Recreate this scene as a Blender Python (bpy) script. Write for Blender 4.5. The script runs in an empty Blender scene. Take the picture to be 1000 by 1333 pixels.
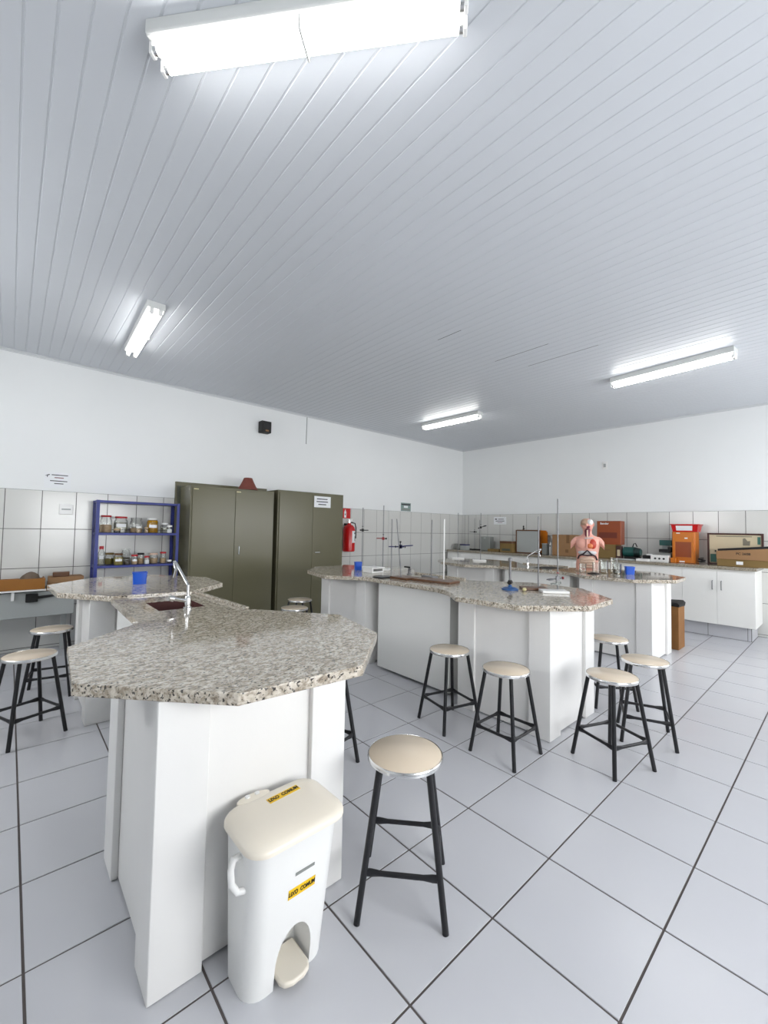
import bpy, bmesh, math, random
from mathutils import Vector, Matrix
random.seed(7)
R = math.radians
scene = bpy.context.scene
COL = scene.collection

# ------------------------------------------------------------------ camera
YAW, PITCH, ROLL, CAM_H, F_PX = 0.8410159, 0.0408161, 0.0187672, 1.48484, 544.4
_f = Vector((math.cos(PITCH)*math.cos(YAW), math.cos(PITCH)*math.sin(YAW), math.sin(PITCH)))
_r = Vector((math.sin(YAW), -math.cos(YAW), 0)); _u = _r.cross(_f)
_r2 = math.cos(ROLL)*_r + math.sin(ROLL)*_u; _u2 = -math.sin(ROLL)*_r + math.cos(ROLL)*_u
cd = bpy.data.cameras.new('camera'); cam = bpy.data.objects.new('camera', cd); COL.objects.link(cam)
cd.sensor_fit = 'VERTICAL'; cd.sensor_height = 36.0; cd.lens = F_PX/1333*36.0
cd.clip_start = 0.05; cd.clip_end = 100
M = Matrix((_r2, _u2, -_f)).transposed().to_4x4(); M.translation = Vector((0, 0, CAM_H))
cam.matrix_world = M
scene.camera = cam

# ------------------------------------------------------------------ world, daylight, exposure
w = bpy.data.worlds.new('World'); scene.world = w; w.use_nodes = True
bg = w.node_tree.nodes['Background']
bg.inputs['Color'].default_value = (0.97, 0.985, 1.0, 1); bg.inputs['Strength'].default_value = 6.4
TUBE_STRENGTH = 7.5
WINDOWS = [(0.5, 2.7, 0.95, 2.3), (4.3, 5.4, 0.95, 2.3), (5.6, 6.7, 0.95, 2.3), (6.95, 7.9, 0.95, 2.3)]      # x0, x1, z0, z1 in the wall behind the camera
SIDE_WINDOWS = [(2.9, 4.6, 1.75, 2.6)]                          # y0, y1, z0, z1 in the wall left of the camera
X0, X1, Y0, Y1, HC, HT = -2.0, 8.333, -1.7, 6.407, 3.470, 1.869
for i, (a, b, c, d) in enumerate(WINDOWS):
    ld = bpy.data.lights.new('window_daylight', 'AREA'); ld.shape = 'RECTANGLE'; ld.size = b-a; ld.size_y = d-c
    ld.cycles.is_portal = True
    lo = bpy.data.objects.new('window_daylight', ld); COL.objects.link(lo)
    lo.location = ((a+b)/2, Y0-0.16, (c+d)/2); lo.rotation_euler = (R(90), 0, 0)
for i, (a, b, c, d) in enumerate(SIDE_WINDOWS):
    ld = bpy.data.lights.new('window_daylight', 'AREA'); ld.shape = 'RECTANGLE'; ld.size = b-a; ld.size_y = d-c
    ld.cycles.is_portal = True
    lo = bpy.data.objects.new('window_daylight', ld); COL.objects.link(lo)
    lo.location = (X0-0.16, (a+b)/2, (c+d)/2); lo.rotation_euler = (R(90), 0, R(-90))
scene.view_settings.view_transform = 'Standard'; scene.view_settings.look = 'None'
scene.view_settings.gamma = 1.0; scene.view_settings.use_curve_mapping = False
scene.view_settings.exposure = 1.0

# ------------------------------------------------------------------ materials
MATS = {}
def lin(c):
    return tuple(((x/255)/12.92 if x/255 <= 0.04045 else ((x/255+0.055)/1.055)**2.4) for x in c)
def mat(name, rgb=(200, 200, 200), rough=0.5, metal=0.0, var=0.0, vscale=8.0, bump=0.0, bscale=60.0, emit=0.0, coat=0.0, spec=0.5):
    if name in MATS: return MATS[name]
    m = bpy.data.materials.new(name); m.use_nodes = True; nt = m.node_tree; b = nt.nodes['Principled BSDF']
    c = lin(rgb)
    b.inputs['Base Color'].default_value = (*c, 1); b.inputs['Roughness'].default_value = rough
    b.inputs['Metallic'].default_value = metal; b.inputs['Coat Weight'].default_value = coat
    b.inputs['Specular IOR Level'].default_value = spec
    if emit:
        b.inputs['Emission Color'].default_value = (1, 0.99, 0.965, 1); b.inputs['Emission Strength'].default_value = emit
    tc = nt.nodes.new('ShaderNodeTexCoord')
    if var:
        n = nt.nodes.new('ShaderNodeTexNoise'); n.inputs['Scale'].default_value = vscale; n.inputs['Detail'].default_value = 5
        nt.links.new(tc.outputs['Object'], n.inputs['Vector'])
        mx = nt.nodes.new('ShaderNodeMix'); mx.data_type = 'RGBA'
        mx.inputs['A'].default_value = (*[x*(1-var) for x in c], 1); mx.inputs['B'].default_value = (*[min(1, x*(1+var)) for x in c], 1)
        nt.links.new(n.outputs['Fac'], mx.inputs['Factor']); nt.links.new(mx.outputs['Result'], b.inputs['Base Color'])
    if bump:
        n = nt.nodes.new('ShaderNodeTexNoise'); n.inputs['Scale'].default_value = bscale; n.inputs['Detail'].default_value = 3
        nt.links.new(tc.outputs['Object'], n.inputs['Vector'])
        bp = nt.nodes.new('ShaderNodeBump'); bp.inputs['Strength'].default_value = bump; bp.inputs['Distance'].default_value = 0.01
        nt.links.new(n.outputs['Fac'], bp.inputs['Height']); nt.links.new(bp.outputs['Normal'], b.inputs['Normal'])
    MATS[name] = m
    return m

def granite(name, ramp, rough=0.07, scale=34.0, flecks=(45, 38, 32), dens=0.36):
    m = bpy.data.materials.new(name); m.use_nodes = True; nt = m.node_tree; b = nt.nodes['Principled BSDF']; L = nt.links
    tc = nt.nodes.new('ShaderNodeTexCoord'); mp = nt.nodes.new('ShaderNodeMapping')
    mp.inputs['Scale'].default_value = (1.0, 1.7, 1.3); mp.inputs['Rotation'].default_value = (0, 0, R(-42))
    L.new(tc.outputs['Object'], mp.inputs['Vector'])
    n = nt.nodes.new('ShaderNodeTexNoise'); n.inputs['Scale'].default_value = scale; n.inputs['Detail'].default_value = 5; n.inputs['Roughness'].default_value = 0.62
    n.inputs['Distortion'].default_value = 0.6
    L.new(mp.outputs['Vector'], n.inputs['Vector'])
    cr = nt.nodes.new('ShaderNodeValToRGB'); e = cr.color_ramp.elements
    e[0].position = ramp[0][0]; e[0].color = (*lin(ramp[0][1]), 1); e[1].position = ramp[-1][0]; e[1].color = (*lin(ramp[-1][1]), 1)
    for p, c in ramp[1:-1]:
        k = e.new(p); k.color = (*lin(c), 1)
    L.new(n.outputs['Fac'], cr.inputs['Fac'])
    n2 = nt.nodes.new('ShaderNodeTexNoise'); n2.inputs['Scale'].default_value = scale*2.3; n2.inputs['Detail'].default_value = 3
    L.new(mp.outputs['Vector'], n2.inputs['Vector'])
    c2 = nt.nodes.new('ShaderNodeValToRGB'); c2.color_ramp.elements[0].position = dens; c2.color_ramp.elements[0].color = (1, 1, 1, 1)
    c2.color_ramp.elements[1].position = dens+0.07; c2.color_ramp.elements[1].color = (0, 0, 0, 1)
    L.new(n2.outputs['Fac'], c2.inputs['Fac'])
    mx = nt.nodes.new('ShaderNodeMix'); mx.data_type = 'RGBA'; mx.inputs['B'].default_value = (*lin(flecks), 1)
    L.new(c2.outputs['Color'], mx.inputs['Factor']); L.new(cr.outputs['Color'], mx.inputs['A'])
    L.new(mx.outputs['Result'], b.inputs['Base Color'])
    b.inputs['Roughness'].default_value = rough; b.inputs['Specular IOR Level'].default_value = 0.85
    MATS[name] = m
    return m

def glass(name, tint=(235, 245, 242), gloss=0.10):
    m = bpy.data.materials.new(name); m.use_nodes = True; nt = m.node_tree; nt.nodes.clear(); L = nt.links
    out = nt.nodes.new('ShaderNodeOutputMaterial'); tr = nt.nodes.new('ShaderNodeBsdfTransparent'); gl = nt.nodes.new('ShaderNodeBsdfGlossy')
    tr.inputs['Color'].default_value = (*lin(tint), 1); gl.inputs['Roughness'].default_value = 0.04
    fr = nt.nodes.new('ShaderNodeLayerWeight'); fr.inputs['Blend'].default_value = 0.25
    mul = nt.nodes.new('ShaderNodeMath'); mul.operation = 'MULTIPLY_ADD'; mul.inputs[1].default_value = 0.55; mul.inputs[2].default_value = gloss
    L.new(fr.outputs['Fresnel'], mul.inputs[0]); mx = nt.nodes.new('ShaderNodeMixShader')
    L.new(mul.outputs[0], mx.inputs['Fac']); L.new(tr.outputs[0], mx.inputs[1]); L.new(gl.outputs[0], mx.inputs[2]); L.new(mx.outputs[0], out.inputs['Surface'])
    MATS[name] = m
    return m

m_wall = mat('wall paint', (236, 238, 238), 0.6, var=0.02, vscale=2.0, bump=0.05, bscale=180)
m_tile = mat('glazed wall tile', (212, 212, 208), 0.16, var=0.02, vscale=3.0, bump=0.012, bscale=14)
m_grout = mat('dark grout', (92, 90, 88), 0.9, var=0.15, vscale=30)
m_floor = mat('porcelain floor tile', (198, 199, 204), 0.24, var=0.03, vscale=2.5)
m_fgrout = mat('floor grout', (88, 82, 80), 0.95, var=0.2, vscale=25)
m_pvc = mat('pale grey plastic ceiling', (203, 207, 213), 0.38, var=0.015, vscale=1.5)
m_trim = mat('white plastic trim', (205, 208, 210), 0.4)
m_panel = mat('white painted panel', (232, 231, 229), 0.45, var=0.03, vscale=4, bump=0.04, bscale=30)
m_panel2 = mat('satin white laminate', (233, 233, 230), 0.4, var=0.015, vscale=3)
m_gran = granite('polished speckled granite', [(0.30, (118, 104, 88)), (0.42, (164, 153, 136)), (0.54, (200, 191, 176)), (0.70, (224, 217, 205))], dens=0.37)
m_ctop = granite('brown grey granite counter', [(0.30, (120, 110, 94)), (0.5, (150, 142, 126)), (0.7, (172, 164, 148))], rough=0.15, dens=0.34)
m_seat = mat('beige laminate seat', (226, 210, 188), 0.26, var=0.02, vscale=6)
m_alu = mat('aluminium band', (225, 225, 225), 0.22, metal=1.0)
m_chrome = mat('chrome', (225, 225, 225), 0.08, metal=1.0)
m_steel = mat('steel rod', (120, 120, 122), 0.4, metal=0.5)
m_black = mat('black enamel', (20, 20, 24), 0.35)
m_dark = mat('matt black', (18, 18, 18), 0.6)
m_cab = mat('olive grey enamel', (106, 103, 82), 0.24, var=0.02, vscale=2, spec=0.3)
m_cabd = mat('dark olive enamel', (84, 88, 72), 0.35)
m_white = mat('white plastic', (238, 238, 236), 0.3)
m_lid = mat('cream plastic', (236, 228, 213), 0.28)
m_yellow = mat('yellow label tape', (240, 196, 20), 0.45)
m_ink = mat('dark print', (60, 60, 66), 0.7)
m_inkred = mat('faded red print', (150, 110, 118), 0.7)
m_paper = mat('white paper', (236, 238, 240), 0.7)
m_red = mat('red enamel', (196, 18, 22), 0.25)
m_redlid = mat('red plastic lid', (178, 32, 40), 0.4)
m_blue = mat('blue enamel metal', (20, 38, 124), 0.4, var=0.05, vscale=5)
m_cup = mat('blue plastic', (20, 84, 196), 0.35)
m_card = mat('brown cardboard', (152, 116, 80), 0.8, var=0.06, vscale=6)
m_card2 = mat('olive cardboard', (128, 104, 60), 0.8, var=0.06, vscale=6)
m_cardt = mat('cardboard tape', (120, 86, 52), 0.5)
m_orange = mat('orange lacquered wood', (200, 112, 18), 0.35, var=0.08, vscale=9)
m_rust = mat('red brown lacquered wood', (146, 66, 22), 0.35, var=0.08, vscale=9)
m_rustd = mat('dark red brown print', (110, 40, 18), 0.4)
m_clay = mat('red brown clay', (122, 66, 56), 0.85, var=0.15, vscale=20, bump=0.3, bscale=40)
m_rock = mat('grey brown rock', (112, 98, 84), 0.9, var=0.25, vscale=18, bump=0.5, bscale=30)
m_glass = glass('clear glass', (250, 251, 250), 0.06)
m_amber = mat('amber liquid', (176, 130, 16), 0.1, var=0.25, vscale=30)
m_liq = glass('clear liquid', (244, 243, 236), 0.03)
m_tan = mat('pale preserved specimen', (182, 156, 122), 0.6, var=0.25, vscale=40)
m_murk = mat('dark preserved specimen', (58, 48, 32), 0.6, var=0.4, vscale=40)
m_olive = mat('olive yellow liquid', (140, 128, 66), 0.2, var=0.3, vscale=25)
m_brown = mat('brown sink enamel', (92, 62, 60), 0.2)
m_wood = mat('varnished dark wood', (96, 62, 36), 0.35, var=0.2, vscale=14)
m_wframe = mat('dark red wood frame', (66, 32, 26), 0.4)
m_wbin = mat('wood grain brown card', (136, 92, 44), 0.6, var=0.25, vscale=7)
m_teal = mat('teal green enamel', (24, 78, 74), 0.35, var=0.1, vscale=10)
m_grey = mat('mid grey plastic', (138, 142, 138), 0.45)
m_lgrey = mat('light grey enamel', (172, 176, 174), 0.5, var=0.03, vscale=3)
m_skin = mat('salmon pink plastic', (226, 166, 150), 0.3, var=0.05, vscale=12)
m_skull = mat('tan plastic', (186, 152, 128), 0.4, var=0.08, vscale=20)
m_organ = mat('red plastic organ', (186, 62, 44), 0.35, var=0.12, vscale=20)
m_heart = mat('orange red plastic organ', (220, 128, 78), 0.35, var=0.2, vscale=25)
m_throat = mat('dark purple plastic', (112, 32, 58), 0.4, var=0.2, vscale=30)
m_gut = mat('pale pink plastic gut', (216, 186, 166), 0.4, var=0.15, vscale=30)
m_rib = mat('grey white plastic', (206, 206, 208), 0.4)
m_diaph = mat('dark plum plastic', (40, 22, 30), 0.4)
m_poster = mat('faded cream print', (206, 192, 160), 0.35, var=0.06, vscale=6)
m_tealp = mat('faded teal print', (62, 112, 100), 0.5)
m_greyp = mat('faded grey print', (128, 122, 106), 0.5)
m_greensign = mat('grey green sign print', (136, 156, 150), 0.5)
m_purple = mat('indigo clamp enamel', (48, 48, 96), 0.35)
m_yel2 = mat('pale yellow rubber', (206, 196, 150), 0.6)
m_tray = mat('dark orange wood', (150, 96, 26), 0.5, var=0.1, vscale=9)
m_clampred = mat('dark red enamel', (140, 34, 40), 0.4)
m_burn = mat('dull blue enamel', (44, 86, 140), 0.4)
m_greyliq = mat('grey liquid', (120, 122, 116), 0.15)  # one even grey for the filling of a single beaker
m_tube = mat('lit fluorescent tube', (255, 255, 255), 0.4, emit=TUBE_STRENGTH)
m_house = mat('white enamel housing', (214, 216, 214), 0.4)

# ------------------------------------------------------------------ mesh helpers
class MB:
    def __init__(s): s.v = []; s.f = []
    def add(s, vs, fs):
        n = len(s.v); s.v += [tuple(p) for p in vs]; s.f += [tuple(i+n for i in q) for q in fs]; return s
    def box(s, x0, y0, z0, x1, y1, z1):
        return s.add([(x0,y0,z0),(x1,y0,z0),(x1,y1,z0),(x0,y1,z0),(x0,y0,z1),(x1,y0,z1),(x1,y1,z1),(x0,y1,z1)],
                     [(3,2,1,0),(4,5,6,7),(0,1,5,4),(1,2,6,5),(2,3,7,6),(3,0,4,7)])
    def prism(s, poly, z0, z1):
        n = len(poly); A = sum(poly[i][0]*poly[(i+1)%n][1]-poly[(i+1)%n][0]*poly[i][1] for i in range(n))
        if A < 0: poly = poly[::-1]
        return s.add([(x,y,z0) for x,y in poly]+[(x,y,z1) for x,y in poly],
                     [tuple(range(n-1,-1,-1)), tuple(range(n,2*n))]+[(i,(i+1)%n,n+(i+1)%n,n+i) for i in range(n)])
    def ring_loft(s, rings, cap=True):
        n = len(rings[0]); vs = [p for r in rings for p in r]; fs = []
        for k in range(len(rings)-1):
            for i in range(n):
                j = (i+1)%n; fs.append((k*n+i, k*n+j, (k+1)*n+j, (k+1)*n+i))
        if cap: fs += [tuple(range(n-1,-1,-1)), tuple(range((len(rings)-1)*n, len(rings)*n))]
        return s.add(vs, fs)
    def cyl(s, p0, p1, r0, r1=None, n=12):
        r1 = r0 if r1 is None else r1; p0 = Vector(p0); p1 = Vector(p1); d = (p1-p0).normalized()
        a = d.orthogonal().normalized(); b = d.cross(a)
        return s.ring_loft([[p0+r0*(math.cos(t)*a+math.sin(t)*b) for t in [2*math.pi*i/n for i in range(n)]],
                            [p1+r1*(math.cos(t)*a+math.sin(t)*b) for t in [2*math.pi*i/n for i in range(n)]]])
    def tube(s, path, r, n=10):
        P = [Vector(p) for p in path]; rings = []; a = None
        for i, p in enumerate(P):
            d = (P[min(i+1,len(P)-1)]-P[max(i-1,0)]).normalized()
            a = d.orthogonal().normalized() if a is None else (a-d*a.dot(d)).normalized()
            b = d.cross(a); rr = r[i] if isinstance(r, (list, tuple)) else r
            rings.append([p+rr*(math.cos(t)*a+math.sin(t)*b) for t in [2*math.pi*k/n for k in range(n)]])
        return s.ring_loft(rings)
    def lathe(s, prof, n=24, c=(0,0,0)):
        return s.ring_loft([[(c[0]+max(r,1e-4)*math.cos(2*math.pi*i/n), c[1]+max(r,1e-4)*math.sin(2*math.pi*i/n), c[2]+z) for i in range(n)] for r, z in prof])
    def ell(s, c, rx, ry, rz, n=14, m=8):
        return s.ring_loft([[(c[0]+rx*math.sin(p)*math.cos(2*math.pi*i/n), c[1]+ry*math.sin(p)*math.sin(2*math.pi*i/n), c[2]-rz*math.cos(p)) for i in range(n)]
                            for p in [max(0.04, min(math.pi-0.04, math.pi*k/m)) for k in range(m+1)]])
    def mesh(s, name, bevel=0.0, seg=1, smooth=True, off=(0,0,0), angle=38):
        me = bpy.data.meshes.new(name)
        me.from_pydata([(x-off[0], y-off[1], z-off[2]) for x,y,z in s.v], [], s.f)
        if bevel:
            bm = bmesh.new(); bm.from_mesh(me)
            bm.normal_update()
            ed = [e for e in bm.edges if len(e.link_faces) == 2 and e.calc_face_angle(0) > R(28)]
            ret = bmesh.ops.bevel(bm, geom=ed, offset=bevel, segments=seg, profile=0.5, affect='EDGES', clamp_overlap=True)
            new = set(ret['faces'])
            for fc in bm.faces: fc.smooth = fc in new and seg > 1      # large faces stay flat so that they mirror truly
            bm.to_mesh(me); bm.free()
        elif smooth:
            me.polygons.foreach_set('use_smooth', [True]*len(me.polygons)); me.set_sharp_from_angle(angle=R(angle))
        return me

def link(name, data, parent=None):
    o = bpy.data.objects.new(name, data); COL.objects.link(o)
    if parent is not None: o.parent = parent
    return o
def root_of(o):
    while o.parent is not None: o = o.parent
    return o
def part(name, mb, m, parent, bevel=0.0, seg=1, world=True, smooth=True, label=None, kind=None, angle=38):
    off = tuple(root_of(parent).location) if (parent is not None and world) else (0,0,0)
    me = mb.mesh(name, bevel, seg, smooth, off, angle); me.materials.append(m)
    o = link(name, me, parent)
    if label: o['label'] = label
    if kind: o['kind'] = kind
    return o
def tag(o, label, cat, group=None):
    o['label'] = label; o['category'] = cat
    if group: o['group'] = group
    return o
def thing(name, loc, label, cat, group=None, rz=0.0):
    o = link(name, None); o.location = loc; o.rotation_euler = (0,0,rz); o.empty_display_size = 0.05
    return tag(o, label, cat, group)
def single(name, mb, m, loc, label, cat, group=None, bevel=0.0, seg=1):
    me = mb.mesh(name, bevel, seg, True, loc); me.materials.append(m)
    o = link(name, me); o.location = loc
    return tag(o, label, cat, group)
def struct(name, mb, m, parent=None, bevel=0.0):
    me = mb.mesh(name, bevel); me.materials.append(m); o = link(name, me, parent)
    if parent is None: o['kind'] = 'structure'
    return o
def copy_tree(o, parent=None):
    c = o.copy(); COL.objects.link(c); c.parent = parent
    for ch in list(o.children): copy_tree(ch, c)
    return c
def lettering(text, size, m, parent, loc, rot, bold=0.0, align='CENTER', extr=0.0006, sx=1.0):
    cu = bpy.data.curves.new('lettering', 'FONT'); cu.body = text; cu.size = size; cu.align_x = align; cu.align_y = 'CENTER'; cu.extrude = extr; cu.offset = bold
    t = bpy.data.objects.new('lettering_source', cu); COL.objects.link(t)
    dg = bpy.context.evaluated_depsgraph_get(); me = bpy.data.meshes.new_from_object(t.evaluated_get(dg)); me.name = 'lettering'
    bpy.data.objects.remove(t)
    me.materials.clear(); me.materials.append(m)
    o = link('lettering', me, parent); o.location = loc; o.rotation_euler = rot; o.scale = (sx, 1, 1)
    return o

def project(p):
    d = Vector(p)-Vector((0,0,CAM_H)); z = d.dot(_f)
    if z < 0.05: return None
    return 500+F_PX*d.dot(_r2)/z, 666.5-F_PX*d.dot(_u2)/z
def in_view(p, mar=90):
    q = project(p)
    return q is not None and -mar < q[0] < 1000+mar and -mar < q[1] < 1333+mar

# ------------------------------------------------------------------ floor
fl = struct('floor', MB().box(X0-0.15, Y0-0.15, -0.12, X1+0.15, Y1+0.15, -0.003), m_fgrout)
TP, G = 0.45, 0.0032
full = MB().add([(-TP/2+G,-TP/2+G,-0.006),(TP/2-G,-TP/2+G,-0.006),(TP/2-G,TP/2-G,-0.006),(-TP/2+G,TP/2-G,-0.006),
                 (-TP/2+G+.0015,-TP/2+G+.0015,0),(TP/2-G-.0015,-TP/2+G+.0015,0),(TP/2-G-.0015,TP/2-G-.0015,0),(-TP/2+G+.0015,TP/2-G-.0015,0)],
                [(4,5,6,7),(0,1,5,4),(1,2,6,5),(2,3,7,6),(3,0,4,7)]).mesh('floor_tile', smooth=False)
full.materials.append(m_floor)
rest = MB(); cand = []
def tile_verts(a, b, c, d):
    return [(a,c,-.006),(b,c,-.006),(b,d,-.006),(a,d,-.006),(a+.0015,c+.0015,0),(b-.0015,c+.0015,0),(b-.0015,d-.0015,0),(a+.0015,d-.0015,0)], [(4,5,6,7),(0,1,5,4),(1,2,6,5),(2,3,7,6),(3,0,4,7)]
for i in range(-8, 18):
    for j in range(-7, 14):
        xa, ya = 0.9952+TP*i, 0.9468+TP*j
        a, b, c, d = max(xa, X0), min(xa+TP, X1), max(ya, Y0), min(ya+TP, Y1)
        if b-a < 0.02 or d-c < 0.02: continue
        vis = any(in_view((px,py,0), 10) for px in (a,(a+b)/2,b) for py in (c,(c+d)/2,d))
        cand.append((math.hypot((a+b)/2, (c+d)/2) if vis else 1e6+abs(a)+abs(c), vis, a, b, c, d, b-a > TP-.001 and d-c > TP-.001))
cand.sort()
for n, (dist, vis, a, b, c, d, isfull) in enumerate(cand):
    if vis and n < 298:
        if isfull:
            o = link('floor_tile', full, fl); o.location = ((a+b)/2, (c+d)/2, 0)
        else:
            me = MB().add(*tile_verts(a+G, b-G, c+G, d-G)).mesh('floor_tile', smooth=False); me.materials.append(m_floor); link('floor_tile', me, fl)
    else: rest.add(*tile_verts(a+G, b-G, c+G, d-G))
part('floor_tile_field', rest, m_floor, fl, smooth=False, kind='stuff')

# ------------------------------------------------------------------ walls
wall_A = struct('wall_left', MB().box(X0-0.15, Y1+0.006, -0.003, X1+0.15, Y1+0.15, HC+0.1), m_wall)       # long wall with the cabinets
wall_B = struct('wall_right', MB().box(X1+0.006, Y0-0.15, -0.003, X1+0.15, Y1+0.006, HC+0.1), m_wall)     # wall with the counter
ws = MB(); ys_ = Y0-0.15
for (a, b, c, d) in SIDE_WINDOWS:
    ws.box(X0-0.15, ys_, -0.003, X0, a, HC+0.1); ws.box(X0-0.15, a, -0.003, X0, b, c); ws.box(X0-0.15, a, d, X0, b, HC+0.1); ys_ = b
ws.box(X0-0.15, ys_, -0.003, X0, Y1+0.006, HC+0.1)
struct('wall_side', ws, m_wall)
wb = MB(); xs = X0
for (a, b, c, d) in WINDOWS:
    wb.box(xs, Y0-0.15, -0.003, a, Y0, HC+0.1); wb.box(a, Y0-0.15, -0.003, b, Y0, c); wb.box(a, Y0-0.15, d, b, Y0, HC+0.1); xs = b
wb.box(xs, Y0-0.15, -0.003, X1+0.006, Y0, HC+0.1)
struct('wall_back', wb, m_wall)
for k, (a, b, c, d) in enumerate(WINDOWS):
    f = MB(); t = 0.04
    f.box(a, Y0-0.1, c, a+t, Y0-0.05, d); f.box(b-t, Y0-0.1, c, b, Y0-0.05, d); f.box(a+t, Y0-0.1, c, b-t, Y0-0.05, c+t); f.box(a+t, Y0-0.1, d-t, b-t, Y0-0.05, d)
    nb = 3
    for q in range(1, nb):
        xm = a+(b-a)*q/nb; f.box(xm-.015, Y0-.095, c+t, xm+.015, Y0-.055, d-t)
    wo = struct('window_%d' % (k+1), f, m_trim)
for k, (a, b, c, d) in enumerate(SIDE_WINDOWS):
    f = MB(); t = 0.04
    f.box(X0-0.1, a, c, X0-0.05, a+t, d); f.box(X0-0.1, b-t, c, X0-0.05, b, d); f.box(X0-0.1, a+t, c, X0-0.05, b-t, c+t); f.box(X0-0.1, a+t, d-t, X0-0.05, b-t, d)
    for q in (1, 2):
        ym = a+(b-a)*q/3; f.box(X0-.095, ym-.015, c+t, X0-.055, ym+.015, d-t)
    struct('window_%d' % (k+1+len(WINDOWS)), f, m_trim)

RH, WP = 0.4585, 0.32875
# grout backing of the tiled dado, then every tile
DOOR_X0, DOOR_X1 = 1.735, 3.12
part('grout_bed', MB().box(X0, Y1+0.001, 0, DOOR_X0, Y1+0.0065, HT).box(DOOR_X1, Y1+0.001, 0, X1, Y1+0.0065, HT), m_grout, wall_A)
part('grout_bed', MB().box(X1+0.001, Y0, 0, X1+0.0065, Y1, HT), m_grout, wall_B)
def wt(w, h):
    g = 0.0028; e = .001
    me = MB().add([(g,0,g),(w-g,0,g),(w-g,0,h-g),(g,0,h-g),(g+e,-.004,g+e),(w-g-e,-.004,g+e),(w-g-e,-.004,h-g-e),(g+e,-.004,h-g-e)],
                  [(4,5,6,7),(0,1,5,4),(1,2,6,5),(2,3,7,6),(3,0,4,7)]).mesh('wall_tile', smooth=False)
    me.materials.append(m_tile); return me
cache = {}
def wtile(w, h):
    k = (round(w,4), round(h,4))
    if k not in cache: cache[k] = wt(w, h)
    return cache[k]
rows = [(HT-RH*(k+1), HT-RH*k) for k in range(4)]+[(0.0, HT-RH*4)]
xs = [-0.0503+WP*i for i in range(-6, 27)]
for a in xs:
    for (s0, s1) in ((X0, DOOR_X0), (DOOR_X1, X1)):
        c, d = max(a, s0), min(a+WP, s1)
        if d-c < 0.012: continue
        for z0, z1 in rows:
            o = link('wall_tile', wtile(d-c, z1-z0), wall_A); o.location = (c, Y1+0.003, z0)
y = 5.6703+WP*3
while y > Y0:
    c, d = max(y-WP, Y0), min(y, Y1)
    if d-c > 0.012:
        for z0, z1 in rows:
            o = link('wall_tile', wtile(d-c, z1-z0), wall_B); o.location = (X1+0.003, d, z0); o.rotation_euler = (0,0,R(-90))
    y -= WP

# door frame and leaf behind the steel cabinets
dr = struct('door_1', MB().box(DOOR_X0, Y1-0.03, 0, DOOR_X0+0.02, Y1+0.006, 2.105).box(DOOR_X1-0.02, Y1-0.03, 0, DOOR_X1, Y1+0.006, 2.105)
            .box(DOOR_X0+0.02, Y1-0.03, 2.045, DOOR_X1-0.02, Y1+0.006, 2.105), m_cab)
part('door_leaf', MB().box(DOOR_X0+0.022, Y1-0.012, 0.01, (DOOR_X0+DOOR_X1)/2-.003, Y1+0.004, 2.043), m_cabd, dr)
part('door_leaf', MB().box((DOOR_X0+DOOR_X1)/2+.003, Y1-0.012, 0.01, DOOR_X1-0.022, Y1+0.004, 2.043), m_cabd, dr)

# ------------------------------------------------------------------ ceiling of narrow planks
ce = struct('ceiling', MB().box(X0-0.15, Y0-0.15, HC+0.012, X1+0.15, Y1+0.15, HC+0.1), m_pvc)
pw = 0.1
prof = [(0.0002,0.011),(0.0002,0.003),(0.003,0.0),(pw-0.009,0.0),(pw-0.0065,0.003),(pw-0.0002,0.003),(pw-0.0002,0.011)]
pl = MB(); n = len(prof)
pl.add([(x,Y0,HC+z) for x,z in prof]+[(x,Y1+.005,HC+z) for x,z in prof],
       [tuple(range(n)), tuple(range(2*n-1,n-1,-1))]+[(i,n+i,n+(i+1)%n,(i+1)%n) for i in range(n)])
plm = pl.mesh('ceiling_plank', smooth=False); plm.materials.append(m_pvc)
i = 0
while -0.037+pw*(i-20) < X1-0.02:
    x = -0.037+pw*(i-20)
    if x >= X0-0.05:
        o = link('ceiling_plank', plm, ce); o.location = (x, 0, 0)
    i += 1
for xq, ya, yb_ in ((3.263,2.55,2.85),(4.163,2.1,2.75),(4.563,1.75,2.55)):
    part('seam_shade_strip', MB().box(xq-.003, ya, HC+.001, xq+.0005, yb_, HC+.0035), m_dark, ce)  # thin dark boxes stand in for the shade inside open plank seams
def crown(name, p0, p1, nrm):
    t = MB(); q = [(0,0),(0.028,0),(0.028,-0.008),(0.012,-0.014),(0.008,-0.03),(0,-0.03)]
    A = [(p0[0]+nrm[0]*a, p0[1]+nrm[1]*a, HC+b) for a,b in q]; B = [(p1[0]+nrm[0]*a, p1[1]+nrm[1]*a, HC+b) for a,b in q]; k = len(q)
    t.add(A+B, [tuple(range(k)), tuple(range(2*k-1,k-1,-1))]+[(i,k+i,k+(i+1)%k,(i+1)%k) for i in range(k)])
    struct(name, t, m_trim)
crown('trim_1', (X0, Y1+.006), (X1, Y1+.006), (0,-1))
crown('trim_2', (X1+.006, Y1), (X1+.006, Y0), (-1,0))

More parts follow.
